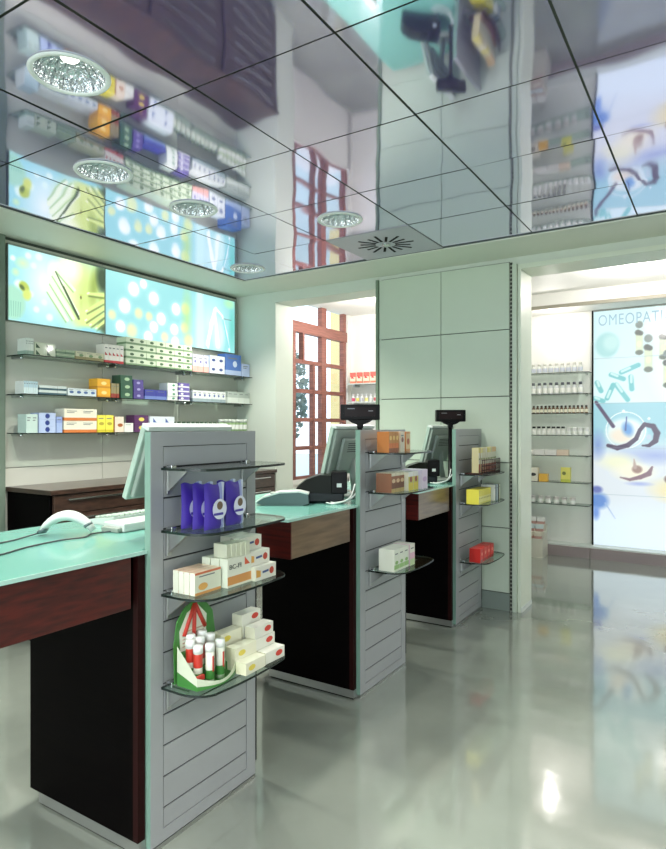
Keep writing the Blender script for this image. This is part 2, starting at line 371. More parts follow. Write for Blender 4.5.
# ------------------------------------------------------------------ backlit pictures
def pic_material(strength):
    m = bpy.data.materials.new('backlit_film'); m.use_nodes = True; nt = m.node_tree; b = nt.nodes['Principled BSDF']
    at = nt.nodes.new('ShaderNodeAttribute'); at.attribute_name = 'Col'
    b.inputs['Base Color'].default_value = (.1,.1,.1,1); b.inputs['Roughness'].default_value = .2
    nt.links.new(at.outputs['Color'], b.inputs['Emission Color']); b.inputs['Emission Strength'].default_value = strength
    return m
class Canvas:
    def __init__(s, w, h, n, base):
        s.g = 1.0; s.W = int(w*n)+1; s.H = int(h*n)+1; s.w = w; s.h = h
        s.X, s.Y = np.meshgrid(np.linspace(0, w, s.W), np.linspace(0, h, s.H))   # metres, origin bottom left
        s.C = np.zeros((s.H, s.W, 3)); s.C[:] = base
    def put(s, a, col):
        a = np.clip(a, 0, 1)[..., None]; s.C = s.C*(1-a)+np.array(col, float)*a
    def ell(s, x, y, rx, ry, col, soft=.15, rot=0, al=1):
        dx, dy = s.X-x, s.Y-y; c, q = math.cos(rot), math.sin(rot)
        d = np.sqrt(((dx*c+dy*q)/rx)**2+((-dx*q+dy*c)/ry)**2); s.put(al*(1-d)/soft, col)
    def ring(s, x, y, r, t, col, al=1):
        d = np.abs(np.hypot(s.X-x, s.Y-y)-r); s.put(al*(1-d/t)*2, col)
    def cap(s, xa, ya, xb, yb, ra, rb, col, soft=.3, al=1):
        vx, vy = xb-xa, yb-ya; L = vx*vx+vy*vy+1e-9
        t = np.clip(((s.X-xa)*vx+(s.Y-ya)*vy)/L, 0, 1); r = ra+(rb-ra)*t
        d = np.hypot(s.X-xa-t*vx, s.Y-ya-t*vy)/r; s.put(al*(1-d)/soft, col)
    def poly(s, pts, r, col, soft=.3, al=1):
        for k in range(len(pts)-1):
            ra = r[k] if isinstance(r, list) else r; rb = r[k+1] if isinstance(r, list) else r
            s.cap(*pts[k], *pts[k+1], ra, rb, col, soft, al)
    def mesh(s, name, m, plane):
        """plane 'L': faces +X, u runs along +Y; plane 'F': faces -Y, u runs along +X"""
        me = bpy.data.meshes.new(name); W, H = s.W, s.H
        if plane == 'L': vs = np.stack([np.zeros(W*H), s.X.ravel(), s.Y.ravel()], 1)
        else: vs = np.stack([s.X.ravel(), np.zeros(W*H), s.Y.ravel()], 1)
        i = np.arange(W*H).reshape(H, W); q = np.stack([i[:-1,:-1], i[:-1,1:], i[1:,1:], i[1:,:-1]], -1).reshape(-1, 4)
        me.from_pydata(vs.tolist(), [], q.tolist()); me.materials.append(m)
        a = me.color_attributes.new('Col', 'FLOAT_COLOR', 'POINT')
        c = np.clip(s.C/255., 0, 1)**s.g; c = np.where(c <= .04045, c/12.92, ((c+.055)/1.055)**2.4)
        a.data.foreach_set('color', np.concatenate([c.reshape(-1, 3), np.ones((W*H, 1))], 1).astype(np.float32).ravel())
        return me
# torso picture
BW, BH = .765, .505
c1 = Canvas(BW, BH, 300, (168,222,226))
c1.ell(.26, .30, .22, .34, (236,248,246), .8, al=.85); c1.ell(.10, .40, .07, .05, (214,236,196), .8, al=.8); c1.ell(.05, .33, .035, .035, (206,238,200), .6, al=.8)
for x, y, r in ((.14,.46,.03),(.03,.42,.025),(.18,.40,.03),(.07,.25,.04),(.22,.47,.035),(.2,.1,.03),(.3,.06,.035),(.16,.2,.03),(.26,.16,.03)):
    c1.ell(x, y, r, r, (226,248,240), .3, al=.6)
c1.ell(.03, .12, .10, .13, (176,222,200), .25); c1.ell(.11, .24, .05, .04, (190,206,96), .4, rot=-.8); c1.ell(.13, .19, .04, .05, (214,226,130), .5)
c1.ell(.095, .235, .018, .03, (96,120,50), .6, rot=.8)
for k in range(6): c1.cap(.005+.015*k, .03, .0+.017*k, .13, .003, .004, (126,190,170), .6, al=.6)
c1.ell(.52, .30, .26, .36, (236,246,206), .6); c1.ell(.62, .26, .17, .34, (214,230,150), .7); c1.ell(.60, .10, .15, .12, (220,234,160), .6); c1.ell(.46, .44, .12, .14, (248,253,232), .7)
c1.ell(.67, .36, .06, .2, (170,190,104), .8, rot=-.15); c1.ell(.745, .42, .075, .15, (70,92,62), .6, rot=.1); c1.ell(.76, .06, .07, .10, (86,112,80), .7)
c1.ell(.553, .245, .010, .017, (110,108,44), .6); c1.ell(.556, .264, .024, .012, (206,220,130), .8, al=.7); c1.ell(.555, .20, .02, .07, (200,216,130), .9, al=.5)
# left hand lying on the belly
c1.ell(.36, .38, .08, .11, (244,252,240), .5, rot=.5)
for a_ in ((.36,.42,.50,.29,.022),(.33,.38,.53,.12,.026),(.31,.32,.49,.08,.026),(.29,.26,.44,.06,.024)):
    c1.cap(a_[0]-.01, a_[1]-.026, a_[2]-.012, a_[3]-.016, .010, .009, (158,196,130), .9, al=.8); c1.cap(*a_[:4], a_[4], a_[4]*.62, (240,250,226), .5)
c1.cap(.345, .395, .535, .085, .006, .013, (92,118,70), .6); c1.cap(.41, .30, .53, .10, .006, .010, (60,84,48), .6)
# right hand
c1.ell(.755, .27, .07, .06, (196,216,124), .5)
for a_ in ((.75,.30,.61,.285,.020),(.75,.25,.595,.15,.022),(.755,.20,.59,.08,.022),(.76,.15,.63,.05,.020),(.765,.10,.68,.03,.018)):
    c1.cap(a_[0], a_[1]-.026, a_[2]+.012, a_[3]-.018, .012, .010, (124,146,78), .9, al=.85); c1.cap(*a_[:4], a_[4], a_[4]*.6, (222,236,158), .5)
    c1.cap(a_[2], a_[3], a_[2]+.012, a_[3]+.008, .008, .008, (246,250,226), .6)
c1.ell(.62, .0, .14, .045, (160,220,228), .6)

# capsules and tablets picture
BW2 = 1.50
c2 = Canvas(BW2, BH, 220, (172,224,226))
c2.ell(.2, .55, .5, .25, (186,234,232), .9)
for x, y, r, k in ((.27,.40,.06,0),(.48,.36,.058,0),(.73,.31,.055,0),(.18,.25,.062,0),(.32,.21,.045,1),(.43,.20,.04,1),(.56,.20,.055,0),(.48,.12,.05,0),
                   (.71,.13,.05,0),(.25,.06,.06,1),(.14,.08,.05,0),(.42,.03,.05,0),(.60,.05,.045,1),(.83,.16,.05,1),(.84,.33,.055,1),(.06,.16,.04,1),(.37,.46,.04,0),(.88,.05,.06,1),(.72,.02,.05,0)):
    r *= 1.14; c2.ell(x, y, r*1.5, r*1.5, (206,240,240), .9, al=.7); c2.ell(x, y, r, r*1.05, (226,240,202) if k else (242,253,251), .35, al=.8 if k else 1)
    c2.ell(x-.01, y+.01, r*.6, r*.65, (232,244,196) if k else (252,255,255), .7, al=.8)
c2.ell(.86, .25, .08, .34, (200,230,150), .9, al=.6); c2.ell(1.15, .25, .28, .4, (222,246,246), .9, al=.8)
c2.cap(1.03, .0, 1.02, .5, .09, .06, (214,244,242), .6); c2.cap(1.12, .05, 1.22, .38, .03, .03, (246,254,252), .5)
c2.poly([(1.13,.02),(1.16,.25),(1.23,.40),(1.32,.34),(1.38,.18),(1.42,.02)], .016, (248,255,254), .6)
c2.ell(1.27, .14, .10, .2, (220,246,242), .5); c2.cap(1.22,.35,1.26,.05,.02,.04,(244,254,252),.6); c2.cap(1.33,.3,1.41,.05,.012,.014,(160,222,226),.6)
c2.ell(1.46, .25, .06, .3, (132,214,206), .7, al=.8); c2.ell(1.42, .47, .1, .06, (190,236,200), .7)
for k in range(7): c2.cap(1.335+.017*k, .315, 1.345+.017*k, .315, .0045, .0045, (120,140,140), .6, al=.8)

c1.g = 1.25; c2.g = 1.4
PM = pic_material(1.25)
M_lbframe = mat('light_box_frame', (148,158,150), .35, metal=.5)
def light_box(y0, w_, cv, label, edge):
    t = thing('light_box', label, 'light box', (XL+.013, y0, 2.115), 0)
    obj('case', MB().box(0, .03, 0, w_, 0, BH+.012, M_lbframe).box(.03, .036, 0, w_, BH, BH+.012, M_lbframe).box(.03,.036,w_-.006,w_+edge,-.0,BH+.012,M_lbframe), t)
    obj('picture', cv.mesh('picture', PM, 'L'), t, loc=(.034, .001, .001)); return t
light_box(2.352, BW+.002, c1, 'backlit picture of hands resting on a bare belly', 0)
light_box(3.124, BW2+.002, c2, 'backlit picture of round white tablets on pale blue', .02)

# tall poster in the next room
PW, PH = 1.75, 2.51
p = Canvas(PW, PH, 150, (216,241,243)); ox, oz = 1.195, -.125       # picture metres = (X+ox, z+oz)
def Q(X, z): return X+ox, z+oz
p.put(np.clip((p.Y-1.5)/.6, 0, 1)*np.clip(1-p.X/1.2, 0, 1)*.5, (190,232,236))
p.ell(*Q(-1.06,2.27), .13, .15, (160,214,214), .25); p.ell(*Q(-1.02,2.29), .1, .11, (186,228,226), .5)
p.ell(*Q(-.3,2.0), .4, .5, (244,250,240), .8)
for xa, za, xb, zb in ((-.92,1.97,-.76,2.04),(-1.02,1.95,-.90,1.90),(-.83,1.92,-.82,1.79),(-.97,1.84,-.86,1.68),(-1.06,1.70,-1.0,1.84),(-1.16,1.87,-1.12,1.78),(-1.18,1.70,-1.1,1.67)):
    A, B = Q(xa,za), Q(xb,zb); p.cap(*A, *B, .03, .03, (106,192,196), .35); mx_, my_ = (A[0]+B[0])/2, (A[1]+B[1])/2
    p.cap(A[0]+.005, A[1]+.01, mx_, my_+.008, .016, .016, (196,234,232), .5)
for X, zt, sc in ((-.75,2.48,1.),(-.665,2.33,1.1),(-.53,2.42,1.),(-.49,2.16,1.1),(-.33,2.3,1.1),(-.2,2.45,1.)):
    a_, b2 = Q(X, zt); p.cap(a_, b2-.12*sc, a_, b2-.30*sc, .040*sc, .040*sc, (206,222,190), .25); p.ell(a_, b2-.02, .042*sc, .045*sc, (110,128,122), .3)
    p.cap(a_-.012, b2-.10*sc, a_+.014, b2-.11*sc, .036*sc, .03*sc, (76,86,80), .4); p.ell(a_, b2-.31*sc, .045*sc, .032*sc, (92,106,92), .35); p.ell(a_, b2-.22*sc, .03*sc, .045*sc, (226,232,196), .5)
low = np.clip((1.525-p.Y)/.004, 0, 1)
p.put(low, (150,204,216)); p.put(low*np.clip((1.22-p.Y)/.25, 0, 1), (216,226,232)); p.put(low*np.clip((.55-p.Y)/.3, 0, 1), (222,240,248))
p.ell(*Q(-.60,1.1), .45, .12, (150,170,216), .8, al=.8); p.ell(*Q(-.95,1.02), .25, .12, (232,236,206), .7); p.ell(*Q(-1.15,1.2), .1, .2, (120,150,206), .8, al=.8)
p.ell(*Q(-.88,1.34), .22, .17, (222,238,236), .3); p.ring(*Q(-.88,1.36), .19, .006, (240,250,250)); p.ell(*Q(-.92,1.30), .14, .10, (232,224,206), .5)
p.ell(*Q(-.86,1.37), .07, .10, (96,156,214), .6, rot=.3); p.cap(*Q(-.87,1.50), *Q(-.88,1.36), .006, .012, (60,90,160), .5)
p.cap(*Q(-1.17,1.66), *Q(-1.0,1.40), .020, .022, (66,46,92), .3); p.ring(*Q(-.66,1.48), .008, .008, (240,250,250)); p.ring(*Q(-.9,1.56), .008, .01, (240,250,250))
p.poly([Q(-1.05,1.195),Q(-.96,1.17),Q(-.86,1.20),Q(-.78,1.27),Q(-.745,1.36),Q(-.70,1.42),Q(-.62,1.40),Q(-.585,1.33),Q(-.60,1.25),Q(-.66,1.20),Q(-.72,1.20)], [.022,.028,.028,.025,.022,.024,.03,.034,.03,.02,.01], (58,38,78), .3)
p.ell(*Q(-.66,1.29), .03, .035, (190,210,224), .4)
p.ell(*Q(-.80,.92), .26, .12, (242,240,214), .7); p.ell(*Q(-.3,.75), .42, .18, (240,222,150), .7); p.ell(*Q(-.75,.80), .16, .03, (160,176,220), .7, al=.8)
p.ell(*Q(-.77,.95), .06, .05, (150,120,110), .4); p.cap(*Q(-.79,.97), *Q(-.80,1.06), .025, .005, (180,160,150), .5)
p.poly([Q(-.93,.86),Q(-.84,.84),Q(-.74,.87),Q(-.66,.91),Q(-.63,.98)], [.008,.018,.026,.03,.012], (126,96,110), .4)
p.ell(*Q(-.48,.86), .05, .05, (90,60,60), .5, al=.8)
p.ell(*Q(-1.15,.60), .13, .11, (90,136,206), .5); p.ell(*Q(-1.16,.72), .07, .05, (96,110,180), .5); p.cap(*Q(-1.08,.58), *Q(-.98,.42), .012, .004, (150,180,220), .8)
p.ell(*Q(-1.17,.47), .05, .1, (110,150,220), .7)
p.ell(*Q(.2,1.3), .35, .3, (120,170,220), .7); p.ell(*Q(.25,2.1), .25, .3, (180,226,220), .7)
for z in (2.13, 1.645, 1.17, .67): p.cap(0, z+oz, PW, z+oz, .004, .004, (150,176,184), .5, al=.7)
po = thing('backlit_poster', 'tall backlit poster of pills, bottles and a spoon on the far wall', 'poster', (-1.192, 7.17, .125))
obj('case', MB().box(-.012, PW+.012, .002, .03, -.0, PH+.01, M_lbframe).box(-.014, 0, -.03, .002, 0, PH+.01, M_blackm), po)
obj('picture', p.mesh('picture', pic_material(1.03), 'F'), po, loc=(.0, 0, .002))
fc = bpy.data.curves.new('lettering', 'FONT'); fc.body = 'OMEOPATIA'; fc.size = .15; fc.extrude = .001; fc.space_character = 1.12; fc.offset = 0
fo = bpy.data.objects.new('tmp_text', fc); COL.objects.link(fo); bpy.context.view_layer.update()
tm = bpy.data.meshes.new_from_object(fo.evaluated_get(bpy.context.evaluated_depsgraph_get())); bpy.data.objects.remove(fo)
xs_ = [v.co.x for v in tm.vertices]; ys_ = [v.co.y for v in tm.vertices]; sx = .70/(max(xs_)-min(xs_)); sy = .115/(max(ys_)-min(ys_))
for v in tm.vertices: v.co = Vector(((v.co.x-min(xs_))*sx, -.003-v.co.z*.5, (v.co.y-min(ys_))*sy))
M_letter = mat('letter_film', (140,170,184), .6, emit=.45, spec=.1)
tm.materials.clear(); tm.materials.append(M_letter)
lt = bpy.data.objects.new('lettering', tm); COL.objects.link(lt); lt.parent = po; lt.location = (.05, 0, 2.355)
lt['label'] = 'grey-blue capital lettering'

# ------------------------------------------------------------------ drawer cabinet along the left wall
cb = thing('drawer_cabinet', 'long low dark wood drawer cabinet under the medicine shelves', 'cabinet', (-3.59, 2.362, 0))
cbL = 4.685-2.362
obj('body', MB().box(-.49, -.02, 0, cbL, .06, .965, M_dark).box(-.49, -.05, .01, cbL-.01, 0, .06, M_blackm), cb)
obj('top', MB().bbox(-.495, .012, -.012, cbL, .965, .995, M_brown, b=.003), cb)
bw_ = cbL/3
for k in range(3):
    for j in range(7):
        z0 = .075+j*.127; y0_ = k*bw_+.018
        d_ = obj('drawer', MB().bbox(-.02, 0, y0_, y0_+bw_-.036, z0, z0+.121, M_brown, b=.002), cb)
        obj('handle', MB().bbox(.0, .016, y0_+.10, y0_+bw_-.12, z0+.085, z0+.095, M_chrome, b=.002), d_)

# ------------------------------------------------------------------ sales counters with slatwall displays
M_side = mat('green_tinted_edge', (118,150,136), .3)
M_dk2 = mat('dark_red_edge', (34,8,8), .5, spec=.1)
def counter(Y, label, Lfront, wd=None):
    """Y: where the slatwall display starts; the worktop runs from Y-Lfront to the display's far end"""
    t = thing('sales_counter', label, 'counter', (-1.58, Y, 0)); D = .532
    top = MB(); xf, xb = -.018, -.77
    top.box(xb, xf, -Lfront, -.002, .984, .995, M_top); top.box(xb, -.045, -.002, D-.01, .984, .995, M_top)
    top.box(xf, xf+.004, -Lfront, -.002, .984, .996, M_topedge); top.box(xb, xf+.004, -Lfront-.004, -Lfront, .984, .996, M_topedge)
    obj('worktop', top, t)
    dr = MB().bbox(-.42, -.03, -Lfront+.04, -.055, .815, .980, M_red, b=.002)
    if wd: dr.mats = [wd]; dr.bbox(-.42, -.029, -Lfront+.035, -Lfront+.04, .814, .981, M_red, b=.001)
    obj('drawer', dr, t)
    body = MB(); body.box(-.615, -.045, -.035, -.012, .05, .982, M_dark); body.box(-.045, -.022, -.035, -.006, .05, .982, M_dk2)
    body.box(-.615, -.045, -.012, D+.012, .05, .98, M_dark); body.box(-.045, -.012, D+.002, D+.016, .06, .97, M_dark)
    obj('cabinet', body, t)
    obj('plinth', MB().box(-.57, -.022, -.030, D-.02, .008, .05, M_alu).box(-.56, -.03, -.024, D-.03, 0, .008, M_blackm), t)
    # slatwall
    s = MB(); x1 = 0; x0 = -.028; zt = 1.382; zb = .018; fr = .052
    s.box(x0, x1-.006, .0, D, zb, zt, M_slat)
    s.box(x1-.006, x1, 0, fr, zb, zt, M_slat); s.box(x1-.006, x1, D-fr, D, zb, zt, M_slat)
    s.box(x1-.006, x1, fr, D-fr, zb, .06, M_slat); s.box(x1-.006, x1, fr, D-fr, 1.335, zt, M_slat)
    gz = [.06]+[.128+.1033*k for k in range(12)]+[1.335]
    s.box(x1-.0065, x1-.0055, fr+.001, D-fr-.001, .061, 1.334, M_groove)
    for k in range(len(gz)-1): s.box(x1-.006, x1-.001, fr+.003, D-fr-.003, gz[k]+.003, gz[k+1]-.003, M_slat)
    s.box(x1-.014, x1+.001, D+.0005, D+.007, .07, 1.0, M_blackm); s.box(x1-.03, x1, 0, D, 0, zb-.004, M_alu); s.box(x0, x1-.002, -.0015, 0, zb, zt, M_side)
    obj('slatwall', s, t)
    return t
YS = [1.393, 2.77, 4.115]
counter(YS[0], 'nearest sales counter, green glass top over a dark red drawer, display wall at its end', .57)
counter(YS[1], 'middle sales counter with green glass top, grey slatted display wall at its end', .60, M_pbrown)
counter(YS[2], 'farthest sales counter with green glass top, next to the pale green wall panels', .60, M_pbrown)

def shelf_outline(L, d, x0=.0, bow=.02, r=.10, n=8):
    pts = [(x0, 0)]
    for k in range(n+1): a = PI/2*k/n; pts.append((d-r+r*math.sin(a), r*.75-r*.75*math.cos(a)))
    for k in range(1, 10):
        u = k/10; pts.append((d+bow*math.sin(PI*u), r*.75+u*(L-1.5*r)))
    for k in range(n+1): a = PI/2*k/n; pts.append((d-r+r*math.cos(a), L-r*.75+r*.75*math.sin(a)))
    pts.append((x0, L)); return pts
def display_shelf(Y, z, label, L=.485, d=.20):
    t = thing('glass_shelf', label, 'shelf', (-1.58, Y, z), 0)
    obj('glass_board', MB().prism(shelf_outline(L, d, .012, .01), -.002, .006, M_shelfglass, M_glassedge), t)
    for y in (.03, L-.075):
        b = MB(); b.bbox(.001, .009, y, y+.018, -.085, .012, M_alu, b=.001); b.add([(.008,y+.004,-.075),(.008,y+.014,-.075),(.10,y+.004,-.003),(.10,y+.014,-.003),(.008,y+.004,-.004),(.008,y+.014,-.004)],
              [(0,2,4),(1,5,3),(0,1,3,2),(2,3,5,4)], M_alu)
        b.bbox(.008, .032, y-.002, y+.020, -.004, .014, M_chrome, b=.002)
        obj('bracket', b, t)
    return t
place = {0:'nearest counter', 1:'middle counter', 2:'farthest counter'}
display_shelf(1.425, 1.258, 'empty glass shelf at the top of the nearest counter display'); display_shelf(1.425, 1.052, 'glass shelf holding purple pouches')
display_shelf(1.425, .842, 'glass shelf holding white and orange medicine boxes, nearest counter'); display_shelf(1.425, .536, 'lowest glass shelf of the nearest counter display, with the green carton of tubes')
display_shelf(2.83, 1.258, 'upper glass shelf of the middle counter display, with orange boxes'); display_shelf(2.83, 1.052, 'glass shelf of the middle counter display, with brown, yellow and lilac boxes')
display_shelf(2.83, .645, 'low glass shelf of the middle counter display, half empty')
display_shelf(4.16, 1.058, 'glass shelf carrying the rack of packets at the farthest counter'); display_shelf(4.16, .852, 'glass shelf with yellow boxes at the farthest counter')
display_shelf(4.16, .445, 'glass shelf with red boxes at the farthest counter')

# ------------------------------------------------------------------ cartons
def cm(rgb): return mat('card_%02x%02x%02x' % tuple(int(v) for v in rgb), rgb, .42, coat=.15, var=.03, scale=20)
W_ = (226,228,214)
def carton(w, d, h, bands, logo=None, side=None, lines=0, top=None):
    """front faces +X, origin centre of the base. bands: [(fraction of the height where it ends, colour)] bottom up"""
    m = MB(); x0, x1, y0, y1 = -d/2, d/2, -w/2, w/2; z = 0
    for fr, col in bands:
        z1 = h*fr; c_ = cm(col); cs = cm(side) if side else c_
        m.add([(x1,y0,z),(x1,y1,z),(x1,y1,z1),(x1,y0,z1)], [(0,1,2,3)], c_); m.add([(x0,y0,z),(x0,y1,z),(x0,y1,z1),(x0,y0,z1)], [(3,2,1,0)], c_)
        m.add([(x0,y0,z),(x1,y0,z),(x1,y0,z1),(x0,y0,z1)], [(0,1,2,3)], cs); m.add([(x0,y1,z),(x1,y1,z),(x1,y1,z1),(x0,y1,z1)], [(3,2,1,0)], cs); z = z1
    ct = cm(top or bands[-1][1])
    m.add([(x0,y0,h),(x1,y0,h),(x1,y1,h),(x0,y1,h)], [(0,1,2,3)], ct); m.add([(x0,y0,0),(x1,y0,0),(x1,y1,0),(x0,y1,0)], [(3,2,1,0)], ct)
    e = .0006
    if logo:
        col, shp, u, v, r = logo; cy, cz = y0+w*u, h*v
        if shp == 'disc': m.add([(x1+e, cy+r*math.cos(a*PI/7), cz+r*math.sin(a*PI/7)) for a in range(14)], [tuple(range(14))], cm(col))
        elif shp == 'tri': m.add([(x1+e, cy-r, cz-r), (x1+e, cy+r, cz-r), (x1+e, cy-r, cz+r)], [(0,1,2)], cm(col))
        elif shp == 'blob': m.add([(x1+e, cy+r*1.1*math.cos(a*PI/7), cz+r*.6*math.sin(a*PI/7)) for a in range(14)], [tuple(range(14))], cm(col))
    for k in range(lines):
        zz_ = h*(.78-.13*k); m.add([(x1+e, y0+w*.15, zz_), (x1+e, y0+w*(.75-.15*(k%2)), zz_), (x1+e, y0+w*(.75-.15*(k%2)), zz_+h*.05), (x1+e, y0+w*.15, zz_+h*.05)], [(0,1,2,3)], cm((110,116,116)))
    return m
# kind: (bands, logo(rel), side, lines, depth, name, category, text)
K = {
'white_green_upright': ([(.25,(150,176,160)),(1,(222,230,220))], None, None, 2, .10, 'white and pale green upright carton at the left end of the top wall shelf'),
'green_corner': ([(1,(206,214,190))], ((50,84,60),'tri',.35,.5,.016), None, 0, .10, 'pale carton with a dark green corner on the top wall shelf'),
'green_flat': ([(.5,(110,136,112)),(1,(172,188,158))], None, None, 1, .10, 'flat sage green carton on the top wall shelf'),
'beige_flat': ([(.4,(150,140,100)),(1,(208,206,176))], ((120,150,110),'blob',.6,.55,.016), None, 1, .10, 'beige carton on the top wall shelf'),
'white_red_upright': ([(.15,(196,60,66)),(1,(232,228,220))], ((186,48,56),'tri',.5,.5,.012), None, 1, .10, 'white upright carton with red stripe on the top wall shelf'),
'green_white_block': ([(.3,(118,148,112)),(1,(210,222,196))], ((74,104,74),'blob',.55,.6,.018), None, 0, .11, 'small green and white carton in the big block on the top wall shelf'),
'pink_lavender': ([(.35,(222,170,160)),(1,(200,202,220))], ((110,110,170),'disc',.5,.6,.012), None, 1, .10, 'lavender carton with pink base on the top wall shelf'),
'white_blue_spot': ([(1,(222,228,232))], ((52,76,140),'blob',.5,.5,.022), (176,196,226), 0, .10, 'white carton with a blue spot on the top wall shelf'),
'blue_large': ([(.25,(168,186,220)),(1,(72,112,186))], ((200,214,236),'disc',.6,.55,.03), None, 1, .10, 'large blue carton, tallest at the right of the top wall shelf'),
'lavender': ([(1,(178,192,226))], None, None, 2, .10, 'lavender carton at the right end of the top wall shelf'),
'white_blue_upright': ([(.5,(206,224,226)),(1,(176,204,214))], None, (226,232,228), 1, .10, 'pale blue upright carton at the left end of the middle wall shelf'),
'teal_flat': ([(.45,(68,96,106)),(1,(206,216,212))], None, None, 0, .10, 'flat white and slate carton on the middle wall shelf'),
'white_blue_flat': ([(1,(216,226,228))], ((80,110,160),'blob',.5,.5,.016), None, 1, .10, 'flat white carton with blue mark on the middle wall shelf'),
'orange': ([(.2,(214,146,40)),(1,(240,178,52))], ((250,226,150),'blob',.5,.5,.022), None, 0, .10, 'orange carton on the middle wall shelf'),
'brown_red': ([(.3,(150,60,50)),(1,(150,140,104))], None, None, 1, .09, 'narrow brown and red carton on the middle wall shelf'),
'dark_green': ([(1,(54,92,72))], ((170,196,160),'blob',.55,.5,.022), None, 0, .10, 'dark green carton in a stack on the middle wall shelf'),
'purple': ([(1,(84,72,140))], ((170,166,210),'blob',.5,.5,.016), None, 0, .10, 'purple carton in a stack on the middle wall shelf'),
'blue_flat': ([(.35,(110,130,190)),(1,(60,66,150))], None, None, 1, .10, 'deep blue carton on the middle wall shelf'),
'white_stack': ([(1,(226,232,226))], ((60,140,100),'blob',.6,.5,.014), None, 0, .10, 'white carton in a tall stack on the middle wall shelf'),
'purple_white': ([(.3,(228,230,232)),(1,(104,92,164))], ((230,232,236),'blob',.3,.6,.014), None, 0, .10, 'purple and white carton in a tall stack on the middle wall shelf'),
'white_upright': ([(.3,(150,170,176)),(1,(222,228,226))], ((96,110,160),'disc',.5,.6,.012), None, 1, .10, 'white upright carton in the row on the middle wall shelf'),
'white_grey': ([(.5,(210,218,210)),(1,(168,180,172))], None, None, 1, .10, 'white and grey carton at the right end of the middle wall shelf'),
'pale_teal': ([(1,(190,212,204))], None, None, 2, .10, 'tall pale teal carton at the left end of the lowest wall shelf'),
'blue_circle': ([(1,(176,192,222))], ((40,60,130),'disc',.5,.5,.02), None, 0, .10, 'lavender carton with a dark blue circle on the lowest wall shelf'),
'lavender_blue': ([(.6,(160,180,220)),(1,(140,160,210))], None, None, 1, .10, 'lavender blue carton on the lowest wall shelf'),
'white_orange': ([(.25,(206,120,60)),(1,(230,226,206))], None, None, 2, .11, 'white carton with orange base on the lowest wall shelf'),
'yellow': ([(.15,(206,190,50)),(1,(232,222,84))], ((180,164,60),'blob',.5,.5,.02), None, 1, .10, 'yellow carton on the lowest wall shelf'),
'orange_brown': ([(1,(228,216,196))], ((166,96,50),'blob',.6,.45,.022), (190,116,66), 0, .10, 'white carton with brown mark beside the yellow ones'),
'white_small': ([(1,(224,228,220))], None, None, 1, .09, 'low white carton on the lowest wall shelf'),
'purple_yellow': ([(1,(86,44,92))], ((228,208,96),'blob',.5,.5,.036), None, 0, .10, 'purple and yellow carton on the lowest wall shelf'),
'white_blue_tri': ([(1,(222,230,236))], ((72,100,170),'tri',.4,.5,.018), None, 0, .10, 'white carton with a blue triangle on the lowest wall shelf'),
}
ROWS = [(1,2.387,2.440,0.111,4,1,'white_green_upright'),(1,2.446,2.600,0.045,2,2,'green_corner'),(1,2.607,2.748,0.030,2,2,'green_flat'),(1,2.756,2.992,0.062,3,1,'beige_flat'),
(1,3.001,3.174,0.140,5,1,'white_red_upright'),(1,3.192,3.894,0.0535,7,4,'green_white_block'),(1,3.906,4.103,0.155,3,1,'pink_lavender'),(1,4.116,4.314,0.082,2,2,'white_blue_spot'),
(1,4.327,4.545,0.20,1,1,'blue_large'),(1,4.555,4.670,0.125,1,1,'lavender'),
(2,2.370,2.470,0.085,6,1,'white_blue_upright'),(2,2.478,2.685,0.031,3,2,'teal_flat'),(2,2.693,2.931,0.055,4,1,'white_blue_flat'),(2,2.940,3.054,0.069,1,2,'orange'),
(2,3.063,3.136,0.110,3,1,'brown_red'),(2,3.146,3.259,0.059,1,3,'dark_green'),(2,3.269,3.368,0.050,1,3,'purple'),(2,3.378,3.608,0.080,2,1,'blue_flat'),(2,3.619,3.731,0.036,1,4,'white_stack'),
(2,3.742,3.870,0.038,1,4,'purple_white'),(2,3.906,4.327,0.100,7,1,'white_upright'),(2,4.355,4.670,0.11,4,1,'white_grey'),
(3,2.387,2.470,0.125,2,1,'pale_teal'),(3,2.476,2.600,0.045,1,3,'blue_circle'),(3,2.608,2.654,0.112,1,1,'lavender_blue'),(3,2.662,2.931,0.084,2,2,'white_orange'),(3,2.940,3.081,0.128,2,1,'yellow'),
(3,3.090,3.174,0.118,1,1,'orange_brown'),(3,3.183,3.269,0.070,1,1,'white_small'),(3,3.279,3.419,0.066,1,2,'purple_yellow'),(3,3.429,3.697,0.062,2,2,'white_blue_tri')]
SZ = {1:1.871, 2:1.611, 3:1.351}
def put_rows(me, n, rows, y0, y1, h, z, x, label, group, d):
    wd = (y1-y0)/n
    for r in range(rows):
        for k in range(n):
            o = obj('medicine_box', me, None, (x+random.uniform(-.003,.003), y0+wd*(k+.5), z+r*(h+.0006)), 0)
            if n*rows > 1: tag(o, label, 'medicine box', group)
            else: tag(o, label, 'medicine box')
for s_, y0_, y1_, h_, n_, r_, kd in ROWS:
    bands, logo, side, ln, dep, lab = K[kd]; wd = (y1_-y0_)/n_-.0015
    if logo: logo = logo[:4]+(min(logo[4], h_*.38, wd*.42),)
    me = carton(wd, dep, h_, bands, logo, side, ln).mesh('medicine_box')
    grp = lab if n_*r_ > 1 else None
    put_rows(me, n_, r_, y0_, y1_, h_, SZ[s_]+.0062, -3.955, lab, grp, dep)
# extra cartons standing behind the first rows
me = carton(.052, .08, .05, [(.5,(96,116,92)),(1,(196,206,184))]).mesh('medicine_box')
for k in range(8):
    o = obj('medicine_box', me, None, (-4.035, 3.02+k*.056, SZ[1]+.0062+(.0)), 0); o.location.z += .0
    tag(o, 'small dark-topped green carton at the very back of the top wall shelf', 'medicine box', 'small cartons at the back of the top shelf')
